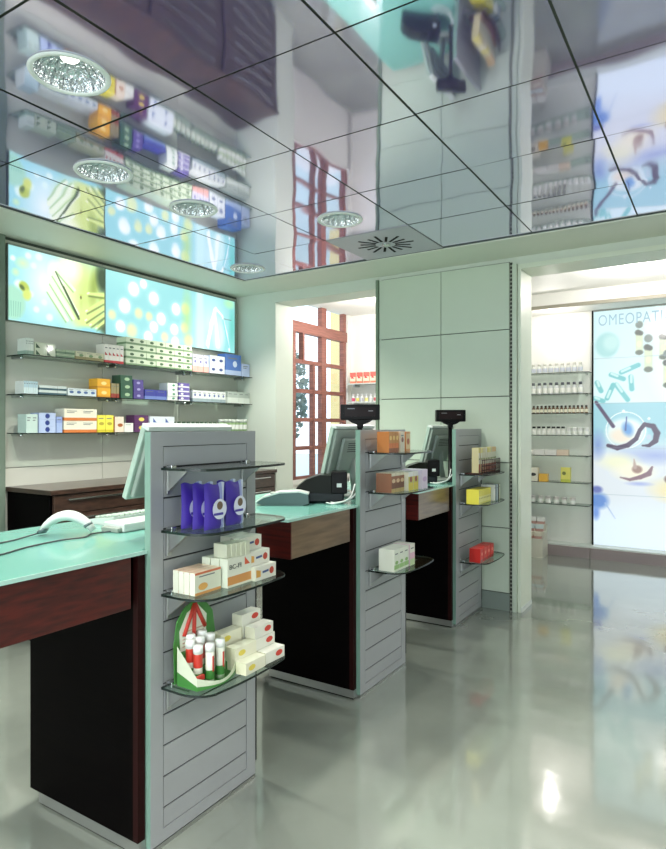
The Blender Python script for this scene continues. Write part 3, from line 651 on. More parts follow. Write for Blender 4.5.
# round jars and capped bottles at the right end of the lowest wall shelf
def bottle_mesh(r, h, body, cap, lab=None, neck=.55, n=12):
    m = MB(); m.lathe([(r*.9,0),(r,.003),(r,h*.62),(r*neck,h*.74),(r*neck,h*.80)], cm(body), n=n)
    if lab: m.lathe([(r+.0006,h*.12),(r+.0006,h*.52)], cm(lab), n=n, caps=False)
    m.lathe([(r*neck*1.25,h*.78),(r*neck*1.25,h*.97),(r*neck,h)], cm(cap), n=n); return m
def jar_mesh(r, h, body, cap, n=14):
    m = MB(); m.lathe([(r*.92,0),(r,.004),(r,h*.7),(r*.95,h*.74)], cm(body), n=n); m.lathe([(r*1.03,h*.74),(r*1.03,h*.97),(r*.95,h)], cm(cap), n=n)
    m.lathe([(r+.0006,h*.15),(r+.0006,h*.55)], cm((236,238,232)), n=n, caps=False); return m
me = bottle_mesh(.022, .085, (190,206,190), (70,96,70), (216,222,206)).mesh('bottle')
for k in range(10): tag(obj('bottle', me, None, (-3.95, 3.735+k*.055, SZ[3]+.0064)), 'small bottle with dark green cap on the lowest wall shelf', 'bottle', 'green capped bottles on the lowest wall shelf')
me = jar_mesh(.025, .11, (150,180,130), (226,232,224)).mesh('jar')
for k in range(7): tag(obj('jar', me, None, (-3.95, 4.31+k*.056, SZ[3]+.0064)), 'green and white jar at the right end of the lowest wall shelf', 'jar', 'green and white jars on the lowest wall shelf')
# wall shelves
bays = [(2.36,3.115),(3.125,3.915),(3.925,4.685)]; bn = ['left','middle','right']; rn = {1:'top', 2:'middle', 3:'lowest'}
for s_ in SZ:
    for q, (a_, b2) in enumerate(bays):
        t = thing('glass_shelf', 'long glass wall shelf, %s row, %s bay, under the light boxes' % (rn[s_], bn[q]), 'shelf', (XL+.013, a_, SZ[s_]))
        L = b2-a_; out = [(0,0)]+[(.205+.02*math.sin(PI*k/12), L*k/12) for k in range(13)]+[(0,L)]
        obj('glass_board', MB().prism(out, 0, .006, M_shelfglass, M_glassedge), t)
        for y in (.04, L-.03): obj('bracket', MB().bbox(0, .10, y-.009, y+.009, -.016, -.0005, M_alu, b=.003).lathe([(.012,-.02),(.012,-.001)], M_chrome, c=(.105,y,0)), t)

# ------------------------------------------------------------------ goods on the nearest display
SX = -1.58
# purple pouches
def pouch():
    m = MB(); w_, h_, n, k = .098, .15, 12, 12; pu = cm((62,40,150)); wh = cm((214,222,240)); lb = cm((150,160,220))
    vs = []; fs = []
    for side in (1, -1):
        o = len(vs)
        for j in range(k+1):
            for i in range(n+1):
                u, v = i/n, j/k; bulge = .019*(max(0, math.sin(PI*u))**.6)*(max(0, 1-v)**.45*.9+.12)*min(1, (v+.12)*5)
                vs.append((side*bulge, (u-.5)*w_*(1-.06*math.sin(PI*v)), v*h_+.004*math.sin(u*9)*(v > .95)))
        for j in range(k):
            for i in range(n):
                q = o+j*(n+1)+i; fs.append((q, q+1, q+n+2, q+n+1) if side > 0 else (q+1, q, q+n+1, q+n+2))
    base = len(m.v); mats = [pu if ((f[0] % (n+1)) < n*.60) else (lb if (f[0] % (n+1)) < n*.80 else wh) for f in fs]
    for mt in (pu, lb, wh): m.add(vs, [f for f, q in zip(fs, mats) if q is mt], mt, True)
    return m
pm = pouch().mesh('bag')
def pouch_label():
    m = MB(); e = .0215
    for (r, c_, dx) in ((.034,(226,230,244),0),(.014,(120,100,80),.0008)):
        cy = .004; cz = .066+(.012 if dx else 0); m.add([(e+dx+(-.004*((a % 28)/28 > 2)), cy+r*math.cos(a*PI/10), cz+r*math.sin(a*PI/10)) for a in range(20)], [tuple(range(20))], cm(c_))
    m.box(e-.001, e+.001, -.024, .02, .046, .054, cm((70,60,160))); return m
plm = pouch_label().mesh('round_label')
sp = [(-1.445,1.545,0,'purple pouch with white round label, frontmost left on the glass shelf'),(-1.452,1.655,.05,'purple and white pouch standing right of the frontmost one'),
      (-1.487,1.535,0,'purple pouch directly behind the frontmost one'),(-1.53,1.525,0,'purple pouch nearest the slatted display wall'),(-1.495,1.66,.0,'purple pouch behind the right one, mostly hidden')]
for x, y, rz, lab in sp:
    t = thing('medicine_pouch', lab, 'pouch', (x, y, 1.0585), rz, 'purple pouches on the glass shelf')
    obj('bag', pm, t); obj('round_label', plm, t)
# thin white boxes, large boxes, stack with red dots
def txt_mesh(body, size, m_, w_=None, ext=.0006):
    c_ = bpy.data.curves.new('t', 'FONT'); c_.body = body; c_.size = size; c_.extrude = ext; c_.offset = 0
    o_ = bpy.data.objects.new('t', c_); COL.objects.link(o_); bpy.context.view_layer.update()
    me_ = bpy.data.meshes.new_from_object(o_.evaluated_get(bpy.context.evaluated_depsgraph_get())); bpy.data.objects.remove(o_)
    s_ = (w_/max(v.co.x for v in me_.vertices)) if w_ else 1
    for v in me_.vertices: v.co = Vector((v.co.z, v.co.x*s_, v.co.y))
    me_.materials.clear(); me_.materials.append(m_); return me_
me = carton(.122, .024, .074, [(.12,(214,150,84)),(.9,(222,224,204)),(1,(206,110,72))], ((226,170,92),'blob',.3,.35,.02), (216,220,202), 1, (222,196,168)).mesh('medicine_box')
names = ['front one','second one','third one','rear one']
for k in range(4): tag(obj('medicine_box', me, None, (-1.462-.0255*k, 1.522, .8486)), 'thin white and orange box at the left below the pouches, %s' % names[k], 'medicine box', 'thin white and orange boxes')
me = carton(.125, .036, .098, [(.08,(224,220,200)),(.38,(216,150,86)),(1,(224,226,210))], ((214,92,60),'tri',.82,.82,.014), (214,218,202), 0).mesh('medicine_box')
tx = txt_mesh('BC-FI', .022, cm((60,66,62)), .062)
names = ['front one', 'middle one', 'rear one']
for k in range(3):
    o = tag(obj('medicine_box', me, None, (-1.445-.0375*k, 1.654-.004*k, .8486)), 'large upright white box with orange wave beside the thin boxes, %s' % names[k], 'medicine box', 'large white and orange boxes')
    if k == 0:
        q = obj('printed_name', tx, o, (.0186, -.055, .062)); q['label'] = 'dark capital letters'
me = carton(.118, .045, .050, [(1,(228,226,214))], ((190,70,50),'disc',.78,.5,.013), (208,208,190), 0).mesh('medicine_box')
ml = MB().add([(.0231,-.03,.012),(.0231,-.055,.012),(.0231,-.055,.040),(.0231,-.03,.034)], [(0,1,2,3)], cm((224,166,80))).add([(.0232,-.02,.022),(.0232,.015,.024),(.0232,.015,.032),(.0232,-.02,.030)], [(0,1,2,3)], cm((70,90,140))).mesh('print')
st = [(-1.43,1.775,0,'bottom'),(-1.452,1.765,1,'middle'),(-1.48,1.752,2,'top')]
for x, y, k, nm in st:
    o = tag(obj('medicine_box', me, None, (x, y, .8486+k*.0506)), 'white box with red dot, %s of the front stack at the right end' % nm, 'medicine box', 'white boxes with a red dot')
    obj('print', ml, o)
    o = tag(obj('medicine_box', me, None, (x-.05, y, .8486+k*.0506)), 'white box with red dot, %s of the hidden stack behind' % nm, 'medicine box', 'white boxes with a red dot')
for k in range(5):
    o = tag(obj('medicine_box', carton(.02, .06, .047, [(1,(206,208,186))]).mesh('medicine_box') if k == 0 else o.data, None, (-1.47+.004*k, 1.612+.0205*k, .9476)), 'narrow pale box in the row lying on top of the large boxes', 'medicine box', 'narrow boxes on the large ones')
# green display carton with effervescent tubes
gr = cm((62,128,56)); rd = cm((196,54,40)); whc = cm((224,228,212))
t = thing('tube_display', 'green cardboard counter display holding white capped tubes', 'display carton', (-1.485, 1.555, .5425))
bk = [( -.095,0),(.095,0),(.098,.13),(.085,.205),(.05,.245),(0,.262),(-.05,.245),(-.085,.205),(-.098,.13)]
b_m = MB(); RX = Matrix(((0,0,1,0),(1,0,0,0),(0,1,0,0),(0,0,0,1)))
b_m.prism([(y,z) for y,z in bk], -.060, -.057, gr, M=RX)
obj('back_board', b_m, t)
e = MB(); X_ = -.0565
e.add([(X_,-.07,.10),(X_,.05,.10),(X_,.055,.20),(X_,.01,.245),(X_,-.04,.225),(X_,-.075,.17)], [(0,1,2,3,4,5)], whc)
for (ya, za, yb, zb) in ((-.01,.10,-.005,.25),(-.005,.25,-.055,.15),(-.005,.25,.045,.16)):
    e.tube([(X_+.001,ya,za),(X_+.001,yb,zb)], .008, rd, n=6)
for k in range(5): e.box(X_, X_+.001, -.06, .04, .112+k*.012, .116+k*.012, cm((190,160,140)))
obj('printed_ribbon', e, t)['label'] = 'red ribbon shape on white'
tr = MB(); arc = [(-.045,-.095)]+[(.045+.03*math.sin(PI*k/10)*.9, -.095+.19*k/10) for k in range(11)]+[(-.045,.095)]
n = len(arc)
hts = [.13]+[.042-.026*math.sin(PI*k/10) for k in range(11)]+[.13]
vs = [(x,y,0) for x,y in arc]+[(x,y,h_*.35) for (x,y),h_ in zip(arc,hts)]+[(x,y,h_) for (x,y),h_ in zip(arc,hts)]
tr.add(vs, [(i,i+1,n+i+1,n+i) for i in range(n-1)], gr); tr.add(vs, [(n+i,n+i+1,2*n+i+1,2*n+i) for i in range(n-1)], cm((206,214,190)))
tr.add([(x,y,.002) for x,y in arc], [tuple(range(n))], gr); tr.box(.035,.045,-.092,-.06,.03,.045,rd)
obj('tray', tr, t)
tb = MB(); tb.lathe([(.0135,0),(.0135,.082)], whc, n=14); tb.lathe([(.0138,.045),(.0138,.08)], rd, n=14, caps=False); tb.lathe([(.0138,.002),(.0138,.03)], gr, n=14, caps=False)
tb2 = MB(); tb2.lathe([(.0135,0),(.0135,.082)], whc, n=14); tb2.lathe([(.0138,.01),(.0138,.034)], gr, n=14, caps=False); tb2.box(.0125,.0142,-.003,.003,.03,.07,rd)
cp = MB(); cp.lathe([(.0148,.082),(.0148,.098),(.013,.101)], cm((236,240,236)), n=14)
t1, t2, cpm = tb.mesh('tube_body'), tb2.mesh('tube_body'), cp.mesh('cap')
for i, (x, y) in enumerate([(-1.475,1.50),(-1.455,1.535),(-1.455,1.585),(-1.51,1.50),(-1.505,1.54),(-1.50,1.585),(-1.535,1.52),(-1.53,1.57)]):
    nm = ['left front red','middle front green','right front green','second row left','second row middle','second row right','back row left','back row right'][i]
    q = thing('medicine_tube', 'white capped effervescent tube, %s one in the green carton' % nm, 'tube', (x+(.006 if i > 5 else 0), y, .5455+(.012 if i > 2 else 0)+(.01 if i > 5 else 0)), 0, 'white capped tubes in the green carton'); q.scale = (1.12, 1.12, 1.28)
    obj('tube_body', t1 if i in (0,3,4) else t2, q); obj('cap', cpm, q)
# white box stacks right of it
me = carton(.108, .046, .041, [(1,(228,228,216))], ((206,60,46),'blob',.7,.55,.018), (220,218,196), 0).mesh('medicine_box')
me2 = carton(.108, .046, .041, [(1,(230,228,206))], ((226,206,84),'blob',.3,.5,.017), (222,220,190), 0).mesh('medicine_box')
spots = [(-1.408,1.695,1,me2,'front left pile'),(-1.415,1.812,1,me,'front right pile'),(-1.46,1.702,2,me2,'middle left pile'),(-1.463,1.815,3,me,'middle right pile'),(-1.515,1.695,3,me2,'rear left pile'),(-1.515,1.808,4,me,'rear right pile')]
lv = ['bottom', 'second', 'third', 'top']
for x, y, n_, m_, nm in spots:
    for k in range(n_):
        tag(obj('medicine_box', m_, None, (x+random.uniform(-.004,.004), y-.004*k, .5425+k*.0415), random.uniform(-.04,.04)),
            'flat white box %s, %s beside the green carton' % ('alone' if n_ == 1 else 'at %s level' % lv[k], nm), 'medicine box', 'flat white boxes on the lowest glass shelf')

# ------------------------------------------------------------------ goods on the middle display
def stand(name_lab, x, y, z, w_, d_, h_, bands, logo=None, side=None, lines=0, top=None, rz=0, group=None):
    return tag(obj('medicine_box', carton(w_, d_, h_, bands, logo, side, lines, top), None, (x, y, z), rz), name_lab, 'medicine box', group)
OR = (206,140,66); z = 1.2645
for k in range(3): stand(['orange carton, first from the left on the upper shelf of the middle display','orange carton, second on the upper shelf of the middle display','orange carton, third on the upper shelf of the middle display'][k], -1.50, 2.885+.038*k, z, .036, .07, .108, [(.2,(150,80,40)),(.45,(222,120,50)),(1,OR)], ((240,200,120),'disc',.5,.7,.012), (180,110,50))
stand('white carton with brown print on the upper shelf of the middle display', -1.495, 3.015, z, .05, .07, .108, [(1,(228,216,196))], ((150,90,70),'disc',.5,.6,.014), (214,190,160), 1)
stand('orange framed carton at the right of the upper middle display', -1.495, 3.085, z, .055, .07, .108, [(.12,(206,140,80)),(.9,(226,190,140)),(1,(206,140,80))], ((186,90,46),'disc',.5,.5,.017), (200,130,70))
z = 1.0585
for k in range(3): stand(['brown carton, leftmost on the second shelf of the middle display','brown carton next to the leftmost one','third brown carton, beside the yellow ones'][k], -1.485, 2.87+.05*k, z, .048, .09, .10, [(.2,(196,170,110)),(.5,(120,70,48)),(.85,(150,96,66)),(1,(220,214,190))], ((220,190,150),'blob',.5,.6,.018), (130,84,60))
for k in range(2): stand(['yellow carton with flowers on the second shelf of the middle display','second yellow carton, nearer the lilac box'][k], -1.465, 3.025+.064*k, z, .060, .10, .098, [(.4,(226,206,70)),(.75,(206,196,90)),(1,(232,232,226))], ((150,80,50),'disc',.5,.6,.016), (220,214,190))
stand('lilac carton at the right end of the second shelf of the middle display', -1.455, 3.16, z, .075, .12, .105, [(1,(214,200,220))], ((190,160,200),'blob',.5,.5,.024), (206,196,214))
z = .6515
for k in range(3): stand(['white and green carton, leftmost on the low shelf of the middle display','middle white and green carton on the low shelf','right white and green carton on the low shelf'][k], -1.475, 2.885+.058*k, z, .055, .09, .112, [(.1,(216,224,204)),(.3,(150,190,120)),(1,(224,230,216))], ((140,180,110),'blob',.5,.4,.016), (222,226,210), 1)
stand('pink and white carton at the right end of the low shelf', -1.475, 3.065, z, .06, .10, .114, [(.3,(190,210,160)),(.6,(224,180,196)),(1,(228,226,214))], None, (216,190,200), 1)
# ------------------------------------------------------------------ goods on the farthest display
rk = thing('wire_rack', 'dark wire rack of thin packets at the top of the farthest display', 'rack', (-1.50, 4.19, 1.0645))
r_ = MB(); M_wr = mat('dark_wire', (60,22,22), .4, metal=.3)
r_.box(-.04, .08, 0, .40, .0, .008, M_wr)
for z_ in (.03, .06): r_.tube([(.08,0,z_),(.10,.2,z_),(.08,.40,z_)], .004, M_wr, n=6)
for k in range(12): r_.tube([(.082+.016*math.sin(PI*k/11), .4*k/11, 0),(.082+.016*math.sin(PI*k/11), .4*k/11, .10)], .0025, M_wr, n=5)
r_.tube([(.08,0,.10),(.10,.2,.10),(.08,.40,.10)], .003, M_wr, n=6)
obj('rack_frame', r_, rk)
for k in range(10):
    colr = [(206,196,96),(214,206,130),(196,190,150),(216,214,196)][k % 4] if k < 7 else (214,180,130)
    stand('thin %s packet in the wire rack, number %s from the left' % (['yellow','pale yellow','olive','cream'][k % 4] if k < 7 else 'tan', ['one','two','three','four','five','six','seven','eight','nine','ten'][k]), -1.47+.010*math.sin(PI*k/9), 4.21+.0395*k, 1.075, .032, .05, .175,
          [(.35,(150,70,40)),(.8,(206,206,186)),(1,colr)], ((110,130,70),'blob',.5,.55,.012), (190,180,140), group='packets in the wire rack')
for k in range(8): stand('small yellow carton in the row at the farthest counter', -1.48, 4.185+.0325*k, .8585, .031, .09, .10, [(.12,(206,200,90)),(.55,(222,216,130)),(1,(216,204,60))], ((160,150,60),'blob',.5,.4,.009), (222,214,80), group='yellow cartons at the farthest counter')
for k, (c_, cn) in enumerate([((226,230,224),'white'),((90,110,120),'slate'),((206,222,232),'pale blue'),((50,60,66),'black'),((222,226,200),'cream')]):
    stand('thin %s carton right of the yellow row' % cn, -1.465, 4.46+.0285*k, .8585, .024, .10, .115, [(1,c_)], None, None, 1)
for k in range(4): stand(['bright red carton, first','bright red carton, second','bright red carton, third','bright red carton, last'][k]+' on the low shelf of the farthest display', -1.47, 4.22+.075*k, .4515, .066, .08, .095, [(.2,(150,34,28)),(1,(206,52,42))], ((240,150,130),'disc',.5,.6,.012), (196,40,34), group='red cartons at the farthest counter')

# ------------------------------------------------------------------ devices on the counters
def monitor(Y, label, X=-1.895, deg=14):
    t = thing('computer_monitor', label, 'monitor', (X, Y, .9955))
    tilt = Matrix.Translation((0,0,.14-.012*(deg < 20))) @ Matrix.Rotation(math.radians(deg), 4, 'Y')
    b = MB(); b.bbox(-.012, .012, 0, .44, 0, .285, M_cream, b=.004, M=tilt)
    obj('bezel', b, t)
    obj('screen', MB().box(-.014, -.0118, .025, .415, .025, .262, M_black, M=tilt), t)
    k = MB(); k.bbox(.012, .034, .012, .428, .012, .276, M_creamd, b=.008, M=tilt); k.bbox(.034, .058, .07, .37, .03, .23, M_creamd, b=.012, M=tilt)
    for q in range(5): k.box(.0578, .0588, .12, .32, .15+q*.012, .154+q*.012, M_groove, M=tilt)
    k.bbox(-.01, .030, .0, .44, .278, .296, M_whitep, b=.003, M=tilt)
    obj('back_cover', k, t)
    s = MB(); s.tube([(.09,.22,.01),(.075,.22,.1),(.07,.22,.22)], [(.03,.018),(.025,.016),(.028,.018)], M_creamd, n=12); s.lathe([(.09,0),(.09,.008),(.06,.016),(.03,.02)], M_creamd, n=24, c=(.08,.22,0))
    obj('stand', s, t); return t
def customer_display(Y, label, rz=0):
    t = thing('pole_display', label, 'customer display', (-1.70, Y, .9955), rz)
    obj('pole', MB().lathe([(.03,0),(.03,.012),(.016,.02),(.014,.40)], M_black, n=16), t)
    h = MB(); h.bbox(-.108, .108, -.03, .03, .440, .526, M_black, b=.005)
    f = [(-.075,.445),(.075,.445),(.045,.425),(.018,.415),(.016,.395),(-.016,.395),(-.018,.415),(-.045,.425)]
    h.prism([(a_, b2) for a_, b2 in f], -.018, .018, M_black, M=Matrix(((1,0,0,0),(0,0,1,0),(0,1,0,0),(0,0,0,1))))
    hd = obj('display_head', h, t)
    obj('screen', MB().box(-.085, .085, -.0315, -.030, .46, .51, mat('dark_red_window', (24,9,11), .3, spec=.2)), hd)
    m = MB().box(-.07, -.03, -.0322, -.0315, .500, .504, cm((130,130,134))).box(.045, .07, -.0322, -.0315, .488, .492, cm((150,150,154)))
    obj('printed_mark', m, hd); return t
def receipt_printer(x, y, label, rz):
    t = thing('receipt_printer', label, 'printer', (x, y, .9955), rz)
    obj('base', MB().bbox(-.14, .12, -.07, .07, 0, .06, mat('dark_slate_plastic', (20,26,30), .35, spec=.3), b=.012), t)
    lid = [(-.15,.05),(-.13,.085),(-.08,.125),(-.01,.148),(.05,.145),(.10,.12),(.125,.05)]
    obj('lid', MB().prism(lid, -.068, .068, mat('dark_olive_gloss', (16,19,12), .3, spec=.15), M=Matrix(((1,0,0,0),(0,0,1,0),(0,1,0,0),(0,0,0,1)))), t)
    k = MB(); k.bbox(.05, .135, -.075, .06, .05, .165, M_black, b=.006); k.box(.08,.105,-.0765,-.075,.085,.105,M_whitep); obj('side_module', k, t); return t
def handset(x, y, label, rz, c_, c2_, L=.19, H=.062, wd=.026):
    t = thing('barcode_scanner', label, 'scanner', (x, y, .9955), rz)
    pts = []; rr = []
    for k in range(13):
        u = k/12; pts.append((-L/2+L*u, 0, .012+H*math.sin(PI*(u*.96+.02))**.75)); rr.append((wd*(.7+.5*math.sin(PI*u)), .011+.008*math.sin(PI*u)))
    obj('body', MB().tube(pts, rr, c_, n=14), t)
    obj('scan_window', MB().tube([(-L/2-.012,0,.012),(-L/2+.006,0,.018),(-L/2+.012,0,.03)], [(.018,.008),(.021,.012),(.021,.012)], c2_, n=12), t)
    obj('button', MB().tube([(L/2-.022,0,.012+H*.50),(L/2-.016,0,.012+H*.36)], [(.0235,.0155),(.0235,.0155)], c2_, n=12), t); return t
RZ = math.radians(32)
monitor(1.515, 'flat monitor seen from behind over the nearest display wall', -1.865, 22); monitor(2.885, 'grey monitor seen from behind on the middle counter'); monitor(4.21, 'pale green monitor on the farthest counter behind the slim black pole')
customer_display(2.975, 'black customer display on the middle counter, in front of the timber window', RZ)
customer_display(4.31, 'black customer display on a tall slim pole at the farthest counter', RZ)
receipt_printer(-1.83, 2.79, 'dark receipt printer with glossy lid on the middle counter', RZ)
receipt_printer(-1.86, 4.12, 'dark receipt printer with glossy lid on the farthest counter', RZ)
handset(-2.065, 1.425, 'white arched hand scanner lying on the nearest counter', RZ, M_whitep, M_slate)
# card terminal / phone on the middle counter
t = thing('card_terminal', 'grey and white card terminal lying on the middle counter', 'card terminal', (-1.93, 2.585, .9955), RZ)
pr = [(-.14,.012),(-.10,.04),(-.02,.062),(.08,.066),(.125,.055),(.13,.01),(.10,0),(-.10,0)]
SW = Matrix(((1,0,0,0),(0,0,1,0),(0,1,0,0),(0,0,0,1)))
obj('body', MB().prism(pr, -.045, .045, M_slate, M=SW), t)
obj('top_cover', MB().prism([(-.145,.016),(-.10,.046),(-.02,.070),(.08,.074),(.13,.062),(.13,.056),(.08,.066),(-.02,.062),(-.10,.038)], -.048, .048, M_whitep, M=SW), t)
obj('keypad', MB().bbox(-.07, -.01, -.03, .03, .058, .064, M_creamd, b=.002), t)
# keyboards by the nearest and other monitors
def keyboard(x, y, label, rz):
    t = thing('keyboard', label, 'keyboard', (x, y, .9955), rz)
    obj('case', MB().add([(-.08,-.21,0),(.08,-.21,0),(.08,.21,0),(-.08,.21,0),(-.08,-.21,.016),(.08,-.21,.036),(.08,.21,.036),(-.08,.21,.016)], [(0,3,2,1),(4,5,6,7),(0,1,5,4),(1,2,6,5),(2,3,7,6),(3,0,4,7)], M_whitep), t)
    k = MB()
    for i in range(5):
        for j in range(14): x_ = -.065+i*.026; k.bbox(x_, x_+.021, -.19+j*.0272, -.19+j*.0272+.022, .018+(x_+.08)*.125, .026+(x_+.09)*.125, M_cream, b=.002, seg=1)
    obj('keys', k, t); return t
keyboard(-2.17, 1.86, 'white keyboard behind the nearest display wall', .0)
t = thing('cash_desk_pad', 'low white box-shaped device beside the keyboard on the nearest counter', 'device', (-1.99, 1.67, .9955), 0)
obj('body', MB().bbox(-.06,.06,-.10,.12,0,.034,M_whitep,b=.006), t); obj('base', MB().bbox(-.05,.05,-.12,.0,.0,.018,M_creamd,b=.004), t)
def cable(pts, r, m, label):
    P = [Vector(q) for q in pts]; out = []
    for i in range(len(P)-1):
        p0, p1, p2, p3 = P[max(i-1,0)], P[i], P[i+1], P[min(i+2,len(P)-1)]
        for k in range(6):
            u = k/6; out.append(.5*((2*p1)+(-p0+p2)*u+(2*p0-5*p1+4*p2-p3)*u*u+(-p0+3*p1-3*p2+p3)*u**3))
    out.append(P[-1]); o = MB().tube(out, r, m, n=6); return tag(obj('cable', o), label, 'cable')
zc = .999
cable([(-2.15,1.36,zc+.006),(-2.12,1.25,zc),(-2.09,1.12,zc),(-2.0,1.0,zc),(-2.1,.84,zc)], .003, M_cable, 'dark cable running from the hand scanner to the left')
cable([(-1.98,1.56,zc),(-2.0,1.48,zc),(-1.96,1.42,zc),(-1.98,1.34,zc),(-1.96,1.2,zc),(-1.91,1.05,zc),(-1.98,.90,zc),(-2.0,.84,zc)], .003, M_cable, 'long dark cable winding across the nearest counter top')
for k, (yy, lab) in enumerate(((2.76,'white cable looped behind the printer of the middle counter'),(4.11,'white cable looped behind the printer of the farthest counter'))):
    cable([(-1.74,yy-.02,zc+.004),(-1.71,yy-.02,zc+.004),(-1.66,yy+.04,zc+.02),(-1.635,yy+.12,zc+.08)], .005, M_whitep, lab)
    cable([(-1.75,yy-.05,zc+.005),(-1.69,yy-.06,zc+.005),(-1.64,yy+.0,zc+.03),(-1.635,yy+.05,zc+.10)], .004, M_whitep, lab.replace('looped behind','curving up beside'))

# ------------------------------------------------------------------ next room: bottle shelves left of the poster
SH = [(2.13,.005),(2.0,0),(1.77,0),(1.56,0),(1.315,0),(1.09,0),(.79,0),(.545,0)]
for k, z_ in enumerate([1.985,1.755,1.545,1.305,1.085,.795,.555]):
    t = thing('glass_shelf', 'glass shelf in the next room, %s from the top, left of the poster' % ['first','second','third','fourth','fifth','sixth','lowest'][k], 'shelf', (-2.19, YR, z_-.006))
    obj('glass_board', MB().prism([(0,0),(.98,0),(.98,-.2),(0,-.2)], 0, .006, M_shelfglass, M_glassedge), t)
    for x in (.05, .93): obj('bracket', MB().bbox(x-.008, x+.008, -.10, 0, -.014, -.0005, M_alu, b=.002), t)
def row(me, name, x0, dx, n, z_, label, cat, grp, y=7.08):
    for k in range(n): tag(obj(name, me, None, (x0+dx*k, y+random.uniform(-.006,.006), z_+.0004)), label, cat, grp)
bm1 = bottle_mesh(.026, .13, (206,210,210), (90,92,100), (236,236,230)).mesh('bottle')
bm2 = bottle_mesh(.026, .11, (210,214,206), (206,206,196), (190,196,206)).mesh('bottle')
row(bm2, 'bottle', -1.93, .062, 11, 1.985, 'pale bottle in the topmost row in the next room', 'bottle', 'pale bottles, top row next room')
row(bm1, 'bottle', -1.93, .062, 11, 1.755, 'clear bottle with dark cap in the second row in the next room', 'bottle', 'clear bottles, second row next room')
bm3 = bottle_mesh(.018, .085, (96,64,34), (40,32,28), (232,226,206)).mesh('bottle')
row(bm3, 'bottle', -1.93, .0425, 17, 1.545, 'tiny brown bottle in the close row in the next room', 'bottle', 'brown bottles, third row next room')
bm4 = bottle_mesh(.022, .095, (226,226,220), (34,32,34), (240,240,236), neck=.7).mesh('bottle')
row(bm4, 'bottle', -1.80, .052, 7, 1.305, 'white bottle with black cap in the next room', 'bottle', 'black capped bottles, fourth row next room')
jm1 = jar_mesh(.026, .085, (222,224,222), (232,232,230)).mesh('jar')
row(jm1, 'jar', -1.43, .060, 4, 1.305, 'white jar right of the black capped bottles in the next room', 'jar', 'white jars, fourth row next room')
row(jm1, 'jar', -1.92, .058, 2, 1.305, 'white jar left of the black capped bottles in the next room', 'jar', 'white jars left end, fourth row')
def tile_box(x, y, z_, w_, h_, d_, bands, label, logo=None):
    return tag(obj('medicine_box', carton(w_, d_, h_, bands, logo), None, (x, y, z_), -PI/2), label, 'medicine box')
for k in range(4): tile_box(-1.86+.125*k, 7.06, 1.0855, .12, .062, .07, [(1,[(222,220,212),(230,228,224),(224,222,218),(220,200,180)][k])], ['white carton lying at the left of the fifth shelf in the next room','second white carton lying on the fifth shelf','third white carton lying on the fifth shelf','pinkish carton at the right of the fifth shelf'][k])
tile_box(-1.455, 7.06, .7955, .10, .16, .05, [(.2,(190,196,80)),(1,(222,216,110))], 'yellow-green picture carton standing alone in the next room', ((110,120,60),'disc',.35,.6,.02))
tile_box(-1.90, 7.03, .7955, .10, .20, .07, [(.5,(206,160,80)),(1,(226,190,130))], 'amber carton at the left of the sixth shelf in the next room')
tile_box(-1.79, 7.03, .7955, .10, .15, .07, [(1,(226,222,206))], 'white carton with dark spots beside the amber one in the next room', ((50,46,50),'blob',.5,.5,.03))
tile_box(-1.68, 7.02, .7955, .09, .085, .07, [(1,(226,176,70))], 'small orange carton on the sixth shelf in the next room')
tile_box(-1.93, 7.05, 1.3055+.10, .09, .001, .05, [(1,(226,200,150))], 'thin cream card on the jars') if False else None
jm2 = jar_mesh(.030, .075, (220,216,212), (206,200,198)).mesh('jar')
row(jm2, 'jar', -1.90, .085, 7, .555, 'grey-white jar in the lowest shelf row in the next room', 'jar', 'grey jars, lowest shelf next room')
# low display baskets at the left
dc = thing('floor_display', 'low cardboard display with tiered trays of small boxes in the next room', 'display carton', (-1.80, 6.90, .0))
d_ = MB(); cc = cm((206,204,190)); d_.box(-.20, .17, -.14, .09, .0, .16, cc)
for q in range(3): d_.box(-.20, .17, -.14+.07*q, -.07+.07*q, .16, .20+.07*q, cc)
obj('tray', d_, dc)
for q in range(3):
    for k in range(4):
        tag(obj('medicine_box', carton(.075, .05, .07, [(.4,(190,150,140)),(1,[(214,208,190),(206,224,226),(230,230,226)][q])], None), None, (-1.95+.088*k, 6.79+.07*q, .2005+.07*q), -PI/2), 'small carton in the tiered floor display of the next room', 'medicine box', 'cartons in the tiered floor display')
tag(obj('medicine_box', carton(.13, .09, .16, [(.3,(160,206,216)),(1,(222,240,242))], ((120,190,206),'disc',.5,.5,.03)), None, (-1.90, 6.955, .4105), -PI/2), 'pale blue carton on top of the tiered floor display', 'medicine box')

# ------------------------------------------------------------------ side room: small shelf with packets by the window
for k, z_ in enumerate((1.93, 1.70)):
    t = thing('glass_shelf', ['upper small shelf beside the timber window, carrying packets','lower small shelf beside the timber window, carrying little bottles'][k], 'shelf', (-4.0, 6.778, z_-.012))
    obj('board', MB().box(.05, 1.4, -.2, 0, 0, .012, M_whitep), t)
    obj('bracket', MB().bbox(.10, .12, -.12, 0, -.03, -.0005, M_alu, b=.002), t); obj('bracket', MB().bbox(1.2, 1.22, -.12, 0, -.03, -.0005, M_alu, b=.002), t)
for k in range(4): tag(obj('medicine_box', carton(.07, .05, .135, [(.2,(216,120,90)),(.6,(230,214,190)),(1,(216,96,84))], ((200,60,60),'tri',.5,.6,.02), (220,160,110)), None, (-3.89+.095*k, 6.64, 1.9305), -PI/2+.3), 'red and cream packet on the upper small shelf by the timber window', 'medicine box', 'packets by the timber window')
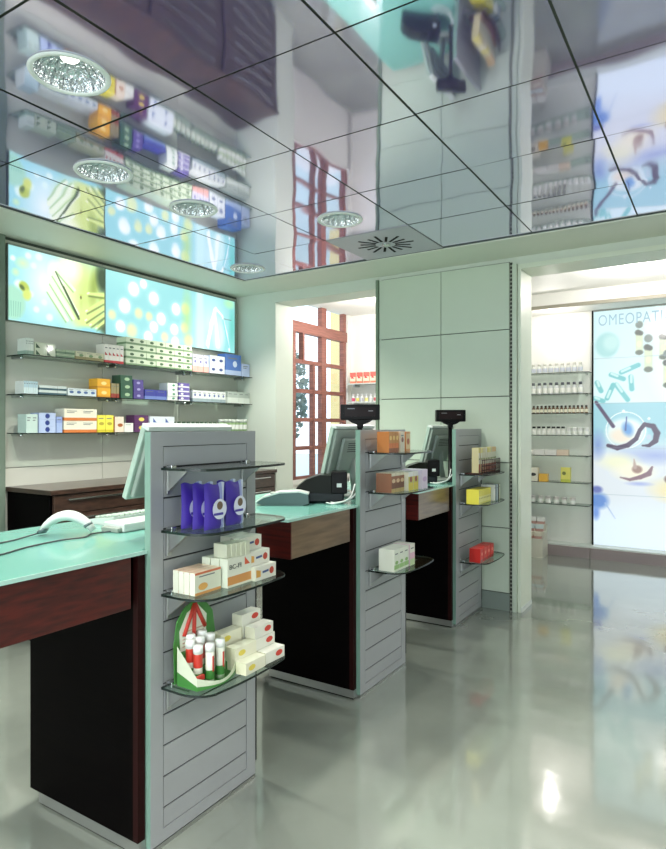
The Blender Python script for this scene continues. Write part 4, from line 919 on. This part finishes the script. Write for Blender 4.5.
for k in range(6):
    cc = [(206,70,110),(226,214,110),(190,190,196),(226,220,130),(214,216,214),(200,90,100)][k]
    tag(obj('bottle', bottle_mesh(.02, .10, (226,228,226), (232,232,232), cc), None, (-3.90+.062*k, 6.66, 1.7005)), 'little bottle with %s label on the lower small shelf by the timber window' % ['pink','yellow','grey','light yellow','white','rose'][k], 'bottle', 'little bottles by the timber window')

# ------------------------------------------------------------------ outside the timber window
struct('ground_outside', MB().box(-30, -4.32, 3, 30, -.3, -.2, mat('pale_paving', (190,210,212), .8)))
bd = thing('house', 'cream rendered house seen through the timber window', 'building', (-6.9, 11, -.2))
obj('wall', MB().box(-.10, 4, 0, 5, 0, 7, mat('cream_render', (238,212,150), .8)), bd); obj('roof', MB().box(-.4, 4.2, -.3, 5.2, 7, 7.3, mat('roof_edge', (120,90,80), .7)), bd)
for z_ in (1.2, 4.2): obj('window', MB().box(.9, 1.7, -.03, .02, z_, z_+1.5, mat('house_window', (90,100,110), .2)), bd)
for q, (tx_, ty_, sc, lab) in enumerate(((-8.4,10.6,1.,'leafy tree outside, nearest the cream house'),(-10.9,12.2,1.2,'leafy tree outside, left of the cream house'))):
    t = thing('tree', lab, 'tree', (tx_, ty_, -.2))
    tk = MB(); tk.tube([(0,0,0),(.05,0,.8),(0,.05,1.6),(.05,0,2.4)], [.12,.10,.08,.05], mat('bark', (70,66,62), .8), n=10)
    for a_ in range(5): tk.tube([(0,.03,1.2+.2*a_),(.6*math.cos(a_*1.3),.6*math.sin(a_*1.3),1.9+.2*a_)], [.05,.02], MATS['bark'], n=6)
    obj('trunk', tk, t)
    lf = MB(); ml_ = mat('blue_green_leaves', (96,122,120), .6); rnd = random.Random(q)
    vs = []; fs = []
    for k in range(2600):
        v_ = Vector((rnd.gauss(0,1), rnd.gauss(0,1), rnd.gauss(0,1))).normalized()*rnd.random()**.4
        c_ = Vector((v_.x*.95*sc, v_.y*.95*sc, 2.3+v_.z*1.3*sc)); a_ = Vector((rnd.gauss(0,1),rnd.gauss(0,1),rnd.gauss(0,1))).normalized()*.05; b2 = a_.orthogonal().normalized()*.045; a_ = a_*1.5
        i0 = len(vs); vs += [c_-a_, c_+b2, c_+a_, c_-b2]; fs.append((i0,i0+1,i0+2,i0+3))
    lf.add(vs, fs, ml_); obj('foliage', lf, t)
